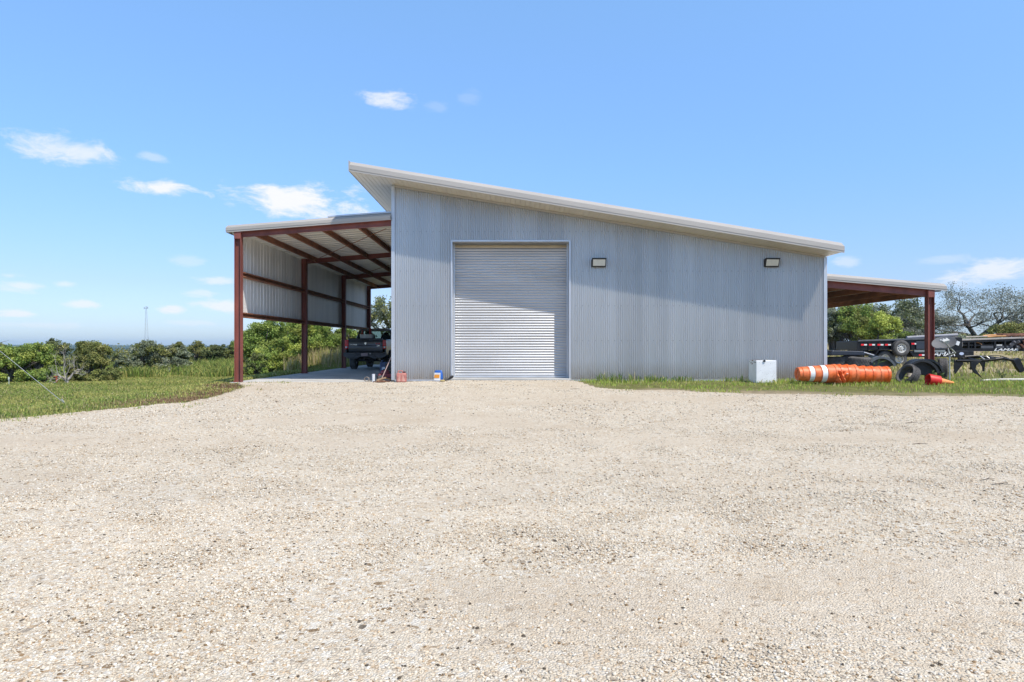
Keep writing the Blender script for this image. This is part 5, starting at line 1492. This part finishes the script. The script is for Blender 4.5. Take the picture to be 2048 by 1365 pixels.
for px, py, ln, an, lab in ((1823, 850, .24, .1, 'dark dry twig, nearest the grass on the right of the gravel'), (1840, 893, .22, -.05, 'short dark twig in the middle of the gravel at right'), (1975, 966, .20, .2, 'forked dark twig far right on the gravel'),
                            (2003, 976, .18, -.35, 'dark twig beside the forked one'), (1752, 818, .2, .1, 'small dark twig near the grass edge below the drums'), (1150, 781, .25, .0, 'dark twig on the gravel in front of the right door jamb')):
    p = ray_ground(px, py); p.z = gz(p.x, p.y) + .03
    d = Vector((math.cos(an), math.sin(an), 0)) * ln / 2
    mb = MB(); mb.tube([-d, Vector((0, .01, .012)), d + Vector((0, 0, .01))], [.004, .005, .002], 5)
    if 'forked' in lab: mb.tube([Vector((0, .01, .012)), d * .8 + Vector((.02, .08, .02))], [.003, .002], 5)
    tag(mb.build('twig', mat('dry_twig', (.07, .055, .045), .9), loc=p), lab, 'twig', 'twigs lying on the gravel')

# ------------------------------------------------------------------ lattice mast far away
MY = 620.0
p = Vector(((292 - 1024) * MY / FPX, MY, 0)); p.z = gz(p.x, p.y)
tm = thing('lattice_mast', 'tall thin grey lattice mast on the far plain', 'mast', p)
H = W(292, 617, MY).z - p.z
mb = MB(); K = 16
pos = lambda t, k: Vector(((2.9 * (1 - t) + .45) * math.cos(PI / 6 + 2 * PI * k / 3), (2.9 * (1 - t) + .45) * math.sin(PI / 6 + 2 * PI * k / 3), H * t))
for k in range(3):
    mb.tube([pos(0, k), pos(1, k)], .085, 4)
    for j in range(K):
        mb.tube([pos(j / K, k), pos((j + 1) / K, (k + 1) % 3)], .045, 3); mb.tube([pos((j + 1) / K, k), pos((j + 1) / K, (k + 1) % 3)], .045, 3)
mb.build('lattice', mat('grey_mast', (.30, .31, .33), .5), tm)
mb = MB()
for x, z in ((-1.6, .2), (1.5, .5), (.1, 1.0)): mb.tube([(x, 0, H + z - .8), (x, 0, H + z + .9)], .28, 8)
mb.tube([(-1.9, 0, H), (1.9, 0, H + .1)], .14, 6); mb.build('antenna', MATS['grey_mast'], tm)
# ------------------------------------------------------------------ trees and brush
def leaf_quads(centres, n_each, rad, size, cols, rng, flat=.75):
    """clusters of small diamond leaves"""
    C = np.repeat(centres, n_each, 0); n = len(C)
    d = rng.normal(size=(n, 3)); d /= np.linalg.norm(d, axis=1)[:, None]
    rr = np.repeat(rad, n_each)[:, None] * rng.random((n, 1)) ** .45
    P = C + d * rr * np.array([1, 1, flat])
    u = rng.normal(size=(n, 3)); u /= np.linalg.norm(u, axis=1)[:, None]
    nn = d * .7 + rng.normal(size=(n, 3)) * .7 + np.array([0, 0, .35])
    u -= nn * (u * nn).sum(1)[:, None] / (nn * nn).sum(1)[:, None]; u /= np.linalg.norm(u, axis=1)[:, None]
    w = np.cross(nn, u); w /= np.linalg.norm(w, axis=1)[:, None]
    s = size * (.6 + .8 * rng.random((n, 1)))
    V = np.stack([P - u * s * .5, P + w * s * .28, P + u * s * .5, P - w * s * .28], 1)
    c = np.repeat(cols, n_each, 0) * (.72 + .56 * rng.random((n, 1)))
    return V.reshape(-1, 3), np.arange(n * 4).reshape(n, 4), np.repeat(c, 4, 0)


def bush(name, lab, cat, px, Y, wpx, ytop, pal_, ncl=90, leaves=110, leaf=.085, seed=1, group=None, squash=1.0, bare=0.0, trunk=.07, ybase=None, low=.12, depth=.8, tw=0):
    rng = np.random.default_rng(seed)
    x = (px - 1024) * Y / FPX; z0 = gz(x, Y)
    wd = wpx * Y / FPX; H = (CAMZ + (HOR - ytop) * Y / FPX) - z0
    t = thing(name, lab, cat, (x, Y, z0), 0, group)
    # lobes give the crown its uneven outline, clumps sit on and inside them
    nl = max(5, int(5 + wd * 1.3)); lobes = []
    for i in range(nl):
        a = rng.random() * 2 * PI; r = math.sqrt(rng.random()) * .62
        zz = low + (1 - low) * (.25 + .62 * rng.random() * (1 - .55 * r))
        lobes.append((r * math.cos(a) * wd / 2, r * math.sin(a) * wd / 2 * depth, zz * H, wd * (.16 + .12 * rng.random()), H * (.16 + .13 * rng.random())))
    lobes.append((rng.uniform(-.12, .12) * wd, 0, H * .80, wd * .2, H * .2))
    cs_, rad, cl = [], [], []
    for i in range(ncl):
        L_ = lobes[rng.integers(len(lobes))]
        d = rng.normal(size=3); d /= np.linalg.norm(d)
        k = .55 + .5 * rng.random()
        p = np.array([L_[0] + d[0] * L_[3] * k, L_[1] + d[1] * L_[3] * k * depth, L_[2] + d[2] * L_[4] * k])
        p[2] = np.clip(p[2], .10 * H, H * .985); p[0] = np.clip(p[0], -wd * .52, wd * .52)
        cs_.append(p); rad.append((.075 + .06 * rng.random()) * (wd + H) * .5)
        cl.append(np.array(pal_[rng.integers(len(pal_))]) * (.75 + .5 * rng.random()))
    if cat == 'shrub':                       # leaves down to the ground
        for i in range(ncl // 3):
            a = rng.random() * 2 * PI; r = .30 + .17 * rng.random()
            cs_.append(np.array([r * math.cos(a) * wd, r * math.sin(a) * wd * depth, H * (.05 + .22 * rng.random())])); rad.append(.10 * (wd + H) * .5)
            cl.append(np.array(pal_[rng.integers(len(pal_))]) * (.75 + .5 * rng.random()))
    cs_ = np.array(cs_); rad = np.array(rad); cl = np.array(cl)
    mb = MB(); ns = 4
    stems = [Vector((rng.uniform(-.10, .10) * wd, rng.uniform(-.10, .10) * wd, 0)) for _ in range(ns)]
    for i in range(0, ncl, 3):
        s = stems[i % ns]; e = Vector(cs_[i])
        m1 = s + (e - s) * .35 + Vector((rng.normal() * .06 * wd, rng.normal() * .06 * wd, .10 * H)); m2 = s + (e - s) * .7 + Vector((rng.normal() * .05 * wd, rng.normal() * .05 * wd, .07 * H))
        mb.tube([s - Vector((0, 0, .1)), m1, m2, e], [trunk, trunk * .55, trunk * .3, trunk * .1], 5)
    for i in range(tw):
        e = Vector(cs_[rng.integers(ncl)]); q = e + Vector((rng.normal() * .25, rng.normal() * .2, .12 + .3 * rng.random()))
        mb.tube([e, (e + q) / 2 + Vector((rng.normal() * .06, 0, .03)), q], [trunk * .25, trunk * .16, trunk * .05], 4)
    mb.build('trunk', bark if bare < .5 else deadwood, t)
    v, f, c = leaf_quads(cs_, leaves, rad, leaf, cl, rng)
    numpy_mesh('crown', v, f, leaf_m, c, t)
    return t


def grow(mb, p, d, ln, r, depth, rng, tips, up=.12, spread=(25, 55), kids=(2, 3), crook=.22, seg=4):
    pts = [p]; rr = [r]; dd = d.copy()
    for i in range(seg):
        dd = (dd + Vector(rng.normal(size=3)) * crook + Vector((0, 0, up)) * .5).normalized()
        p = p + dd * ln / seg; pts.append(p); rr.append(r * (1 - .38 * (i + 1) / seg))
    mb.tube(pts, rr, 7 if depth > 3 else 4, cap=False)
    if depth <= 2: tips.append(p)
    if depth == 0: return
    if depth <= 3: tips.append(pts[seg // 2])
    for k in range(rng.integers(kids[0], kids[1] + 1)):
        ax = dd.orthogonal().normalized(); ax.rotate(Matrix.Rotation(rng.random() * 2 * PI, 3, dd).to_quaternion())
        nd_ = dd.copy(); nd_.rotate(Matrix.Rotation(R(rng.uniform(*spread)), 3, ax).to_quaternion())
        src = pts[-1] if k < 2 else pts[-2]
        grow(mb, src, nd_.normalized(), ln * rng.uniform(.62, .86), rr[-1] * rng.uniform(.62, .82), depth - 1, rng, tips, up, spread, kids, crook, seg)


def oak(name, lab, px, Y, wpx, ytop, pal_, seed, leaves=20, leaf=.16, crown_r=.35, depth=5, trunk=.28, group=None, th=.18, limbs=5, cat='tree', wood=None):
    rng = np.random.default_rng(seed)
    x = (px - 1024) * Y / FPX; z0 = gz(x, Y)
    wd = wpx * Y / FPX; H = (CAMZ + (HOR - ytop) * Y / FPX) - z0
    t = thing(name, lab, cat, (x, Y, z0), 0, group)
    mb = MB(); tips = []
    base = Vector((0, 0, th * H))
    mb.tube([(0, 0, -.2), (.04, .02, th * H * .5), base], [trunk * 1.35, trunk, trunk * .95], 10, cap=False)
    for k in range(limbs):
        a = 2 * PI * (k + .5 * rng.random()) / limbs
        e = R(rng.uniform(22, 62))
        d = Vector((math.cos(a) * math.cos(e), math.sin(a) * math.cos(e), math.sin(e)))
        grow(mb, base - Vector((0, 0, .05)), d, .30 * max(H, wd * .5), trunk * rng.uniform(.42, .62), depth, rng, tips)
    T = np.array([tuple(q) for q in tips])
    # fit the grown crown to the size wanted
    sx = wd / 2 / np.percentile(np.abs(T[:, :2]), 97); sz = H / T[:, 2].max()
    S = np.array([sx, sx, sz]); T = T * S
    mb.v = [(q[0] * sx, q[1] * sx, q[2] * sz) for q in mb.v]
    mb.build('trunk', wood or bark, t, smooth=60)
    if leaves:
        n = len(T); cl = np.array(pal_)[rng.integers(0, len(pal_), n)] * (.7 + .6 * rng.random((n, 1)))
        v, f, c = leaf_quads(T, leaves, np.full(n, crown_r), leaf, cl, rng, .6)
        numpy_mesh('crown', v, f, leaf_m, c, t)
    return t


JUN = LEAFC['juniper']; BRI = LEAFC['bright']; GRY = LEAFC['grey']; DRK = LEAFC['dark']; YG = LEAFC['lime']
G1 = 'brush along the left lawn'; G2 = 'thicket behind the carport'; G3 = 'trees behind the trailers'
bush('shrub', 'leafy yellow green shrub at the far left edge of the lawn', 'shrub', 20, 27.5, 136, 684, YG + BRI, 130, 130, .08, 2, G1, tw=4)
bush('shrub', 'yellow green shrub left of the bleached dead tree', 'shrub', 78, 28.5, 92, 684, YG + BRI, 110, 130, .08, 3, G1, tw=3)
bush('shrub', 'low bright shrub at the foot of the bleached dead tree', 'shrub', 100, 27.2, 60, 742, BRI, 40, 110, .07, 4, G1)
oak('dead_tree', 'bleached dead tree with bare crooked limbs among the shrubs', 133, 26.7, 66, 682, [], 9, 0, depth=4, trunk=.085, th=.10, limbs=6, group=G1, wood=deadwood)
bush('shrub', 'rounded olive green shrub right of the bleached dead tree', 'shrub', 190, 28.6, 100, 682, JUN, 150, 130, .075, 5, G1)
bush('shrub', 'dark shrub standing behind the bleached dead tree', 'shrub', 118, 31, 92, 684, DRK + JUN, 100, 120, .085, 6, G1)
bush('shrub', 'tall dark shrub poking up behind the rounded olive shrub', 'shrub', 104, 33, 60, 680, DRK, 80, 110, .09, 7, G1)
bush('shrub', 'thin twiggy shrub at the very left border with a bare twig rising', 'shrub', 4, 30, 60, 682, JUN, 40, 100, .08, 8, G1, tw=12)
bush('shrub', 'grey green shrub below the far lattice mast', 'shrub', 286, 35, 96, 680, GRY + JUN, 130, 120, .09, 10, G1, tw=6)
bush('shrub', 'grey twiggy low shrub in front of the one below the mast', 'shrub', 262, 34, 60, 712, GRY, 50, 90, .08, 11, G1, tw=8)
bush('shrub', 'mid green shrub right of the one below the mast', 'shrub', 352, 41, 70, 686, JUN + GRY, 90, 120, .10, 12, G1, tw=3)
bush('shrub', 'dark green shrub halfway to the carport post', 'shrub', 400, 44, 66, 685, JUN, 80, 120, .10, 13, G1)
bush('shrub', 'blackish green shrub left of the carport post', 'shrub', 432, 43, 52, 690, DRK, 70, 120, .10, 14, G1)
bush('shrub', 'dark shrub right beside the front carport post', 'shrub', 468, 45, 62, 687, DRK + JUN, 80, 120, .10, 15, G1)
bush('shrub', 'sparse grey shrub behind the tall rank grass', 'shrub', 340, 37, 80, 716, GRY, 50, 90, .09, 16, G1)
bush('shrub', 'low olive shrub filling the gap right of the rounded olive one', 'shrub', 238, 33, 56, 702, JUN + GRY, 60, 110, .08, 17, G1)
bush('shrub', 'small pale shrub between the shrub below the mast and its right neighbour', 'shrub', 318, 39, 54, 698, GRY + JUN, 50, 110, .09, 18, G1)
bush('shrub', 'dull green far shrub in the gap right of the mast', 'shrub', 372, 47, 60, 692, JUN, 60, 110, .10, 19, G1)
bush('thicket_tree', 'bright green bushy tree seen under the carport wall nearest the front post', 'tree', 530, 37, 128, 640, BRI, 190, 150, .10, 20, G2)
bush('thicket_tree', 'taller bright tree behind the first bushy one', 'tree', 588, 41, 130, 634, BRI + YG, 170, 150, .11, 21, G2)
bush('thicket_shrub', 'lighter rounded shrub low in front of the bushy trees', 'shrub', 556, 34.5, 104, 676, YG + BRI, 130, 140, .085, 22, G2)
bush('thicket_shrub', 'dark low shrub at the foot of the thicket', 'shrub', 520, 33.8, 80, 706, DRK + BRI, 70, 120, .08, 23, G2)
bush('thicket_shrub', 'dense bright shrub between the two middle carport posts', 'shrub', 648, 44, 104, 646, BRI, 160, 150, .11, 24, G2)
bush('thicket_shrub', 'green shrub just left of the pickup truck', 'shrub', 690, 48, 90, 652, BRI + JUN, 120, 140, .11, 25, G2)
bush('thicket_shrub', 'smaller shrub beyond the pickup roof', 'shrub', 735, 56, 70, 664, JUN + BRI, 80, 130, .13, 26, G2)
oak('live_oak', 'greyish live oak seen beyond the pickup at the building edge', 778, 58, 100, 594, GRY + JUN, 31, 26, .17, .42, 4, .22, G2, limbs=6)
# right hand side
bush('broadleaf_tree', 'dark green tree hard against the right corner of the workshop', 'tree', 1672, 47, 96, 604, GRY + DRK, 120, 120, .13, 40, G3, low=.05, tw=14)
bush('broadleaf_tree', 'mixed green tree under the lean-to roof', 'tree', 1718, 46, 110, 600, BRI + JUN, 150, 120, .13, 41, G3, low=.05, tw=10)
bush('broadleaf_tree', 'lime green leafy tree at the right of the group under the lean-to', 'tree', 1764, 44, 84, 622, YG, 90, 110, .13, 42, G3, low=.05)
oak('live_oak', 'dark thin oak rising behind the lime green tree', 1782, 58, 120, 592, DRK + GRY, 43, 22, .17, .40, 4, .2, G3, limbs=6)
oak('live_oak', 'grey hazy oak directly left of the lean-to post', 1832, 66, 130, 622, OAKC, 44, 30, .17, .5, 4, .2, G3, limbs=7)
oak('live_oak', 'large spreading grey oak with bare crooked limbs above the flatbed', 1955, 72, 236, 562, OAKC, 46, 5, .13, .45, 6, .42, G3, th=.13, limbs=7)
bush('broadleaf_tree', 'low green tree at the right border behind the flatbed', 'tree', 2036, 60, 112, 642, JUN, 100, 120, .15, 47, G3, low=.05)
oak('live_oak', 'pale oak peeping in at the right border above the scrap', 2074, 78, 140, 600, OAKC, 48, 26, .19, .45, 4, .25, G3, limbs=6)
bush('broadleaf_tree', 'low dusty shrub behind the drawbar end of the dump trailer', 'tree', 1890, 62, 120, 668, GRY + JUN, 80, 110, .14, 49, G3, low=.05)
bush('broadleaf_tree', 'dusty scrub tree behind the flatbed under the large oak', 'tree', 1968, 64, 110, 670, JUN + GRY, 80, 110, .14, 50, G3, low=.05)
bush('broadleaf_tree', 'low scrub behind the spare wheel of the dump trailer', 'tree', 1808, 56, 90, 664, GRY + BRI, 80, 110, .13, 51, G3, low=.05)
# grassy weeds sticking up out of the junk
def weed(px, Y, h, seed, lab):
    rng = np.random.default_rng(seed); x = (px - 1024) * Y / FPX; t = thing('tall_weed', lab, 'weed', (x, Y, gz(x, Y)), 0, 'tall weeds among the junk')
    mb = MB()
    for i in range(7):
        a = rng.random() * 6.28; l = rng.uniform(.3, 1) * h; q = Vector((math.cos(a) * .16 * l, math.sin(a) * .16 * l, l)); mb.tube([(0, 0, 0), q * .5 + Vector((0, 0, .08 * l)), q], [.008, .006, .002], 4)
        for s in (.35, .55, .75):
            b_ = q * s; e = b_ + Vector((rng.normal() * .09, rng.normal() * .09, .07)); mb.add([b_, (b_ + e) / 2 + Vector((0, .012, .02)), e, (b_ + e) / 2 - Vector((0, .012, -.005))], [(0, 1, 2, 3)])
    mb.build('stalk', mat('weed_green', (.13, .20, .055), .7, transl=.25), t)
weed(1752, 21.6, .95, 1, 'tall grassy weed sprouting beside the chunky tyre')
weed(1868, 20.4, .45, 2, 'bushy weed between the leaning tyre and fallen cone')
weed(1884, 20.5, .4, 3, 'dark weed clump at the foot of the satellite dish pole')
weed(2004, 21.4, .42, 4, 'low bushy weed under the ripper frame')

# far off woods on the plain: nobody could count them
rng = np.random.default_rng(77)
VV, FF, CC, off = [], [], [], 0
for d0, d1, n, nl, lf, hgt in ((95, 190, 420, 150, .30, 1.5), (190, 520, 1500, 60, .62, 1.8), (520, 1500, 2200, 22, 1.5, 2.4), (1500, 5200, 3600, 9, 5.0, 4.5)):
    dd_ = d0 * (d1 / d0) ** rng.random(n); an = rng.uniform(-.74, -.05, n)
    X = dd_ * np.sin(an); Yf = dd_ * np.cos(an); Zf = ground(X, Yf)
    s = hgt * (.6 + .7 * rng.random(n))
    cen = np.stack([X, Yf, Zf + s * .75], -1)
    colr = np.array(JUN + DRK)[rng.integers(0, len(JUN + DRK), n)] * .8
    v, f, c = leaf_quads(cen, nl, s, lf, colr, rng, .75)
    VV.append(v); FF.append(f + off); CC.append(c); off += len(v)
fw = numpy_mesh('far_woods', np.concatenate(VV), np.concatenate(FF), leaf_m, np.concatenate(CC))
tag(fw, 'dark green woods covering the low plain towards the horizon', 'woods', kind='stuff')

# ------------------------------------------------------------------ the air
hz = bpy.data.materials.new('distant_air'); hz.use_nodes = True
ht = hz.node_tree; ht.nodes.clear()
ho = nd(ht, 'ShaderNodeOutputMaterial'); pv = nd(ht, 'ShaderNodeVolumePrincipled')
pv.inputs['Density'].default_value = HAZE_D; pv.inputs['Color'].default_value = HAZE_C
pv.inputs['Anisotropy'].default_value = 0.0
ht.links.new(pv.outputs['Volume'], ho.inputs['Volume'])
lowest = float(GZ.min())
mb = MB(); E_ = float(max(abs(GX).max(), abs(GY).max())) + 60
mb.bounds((-E_, -E_, lowest - 1.0), (E_, E_, 46.0))
hzo = mb.build('haze', hz)
tag(hzo, 'thin bluish summer haze over the plain', 'haze', kind='stuff')
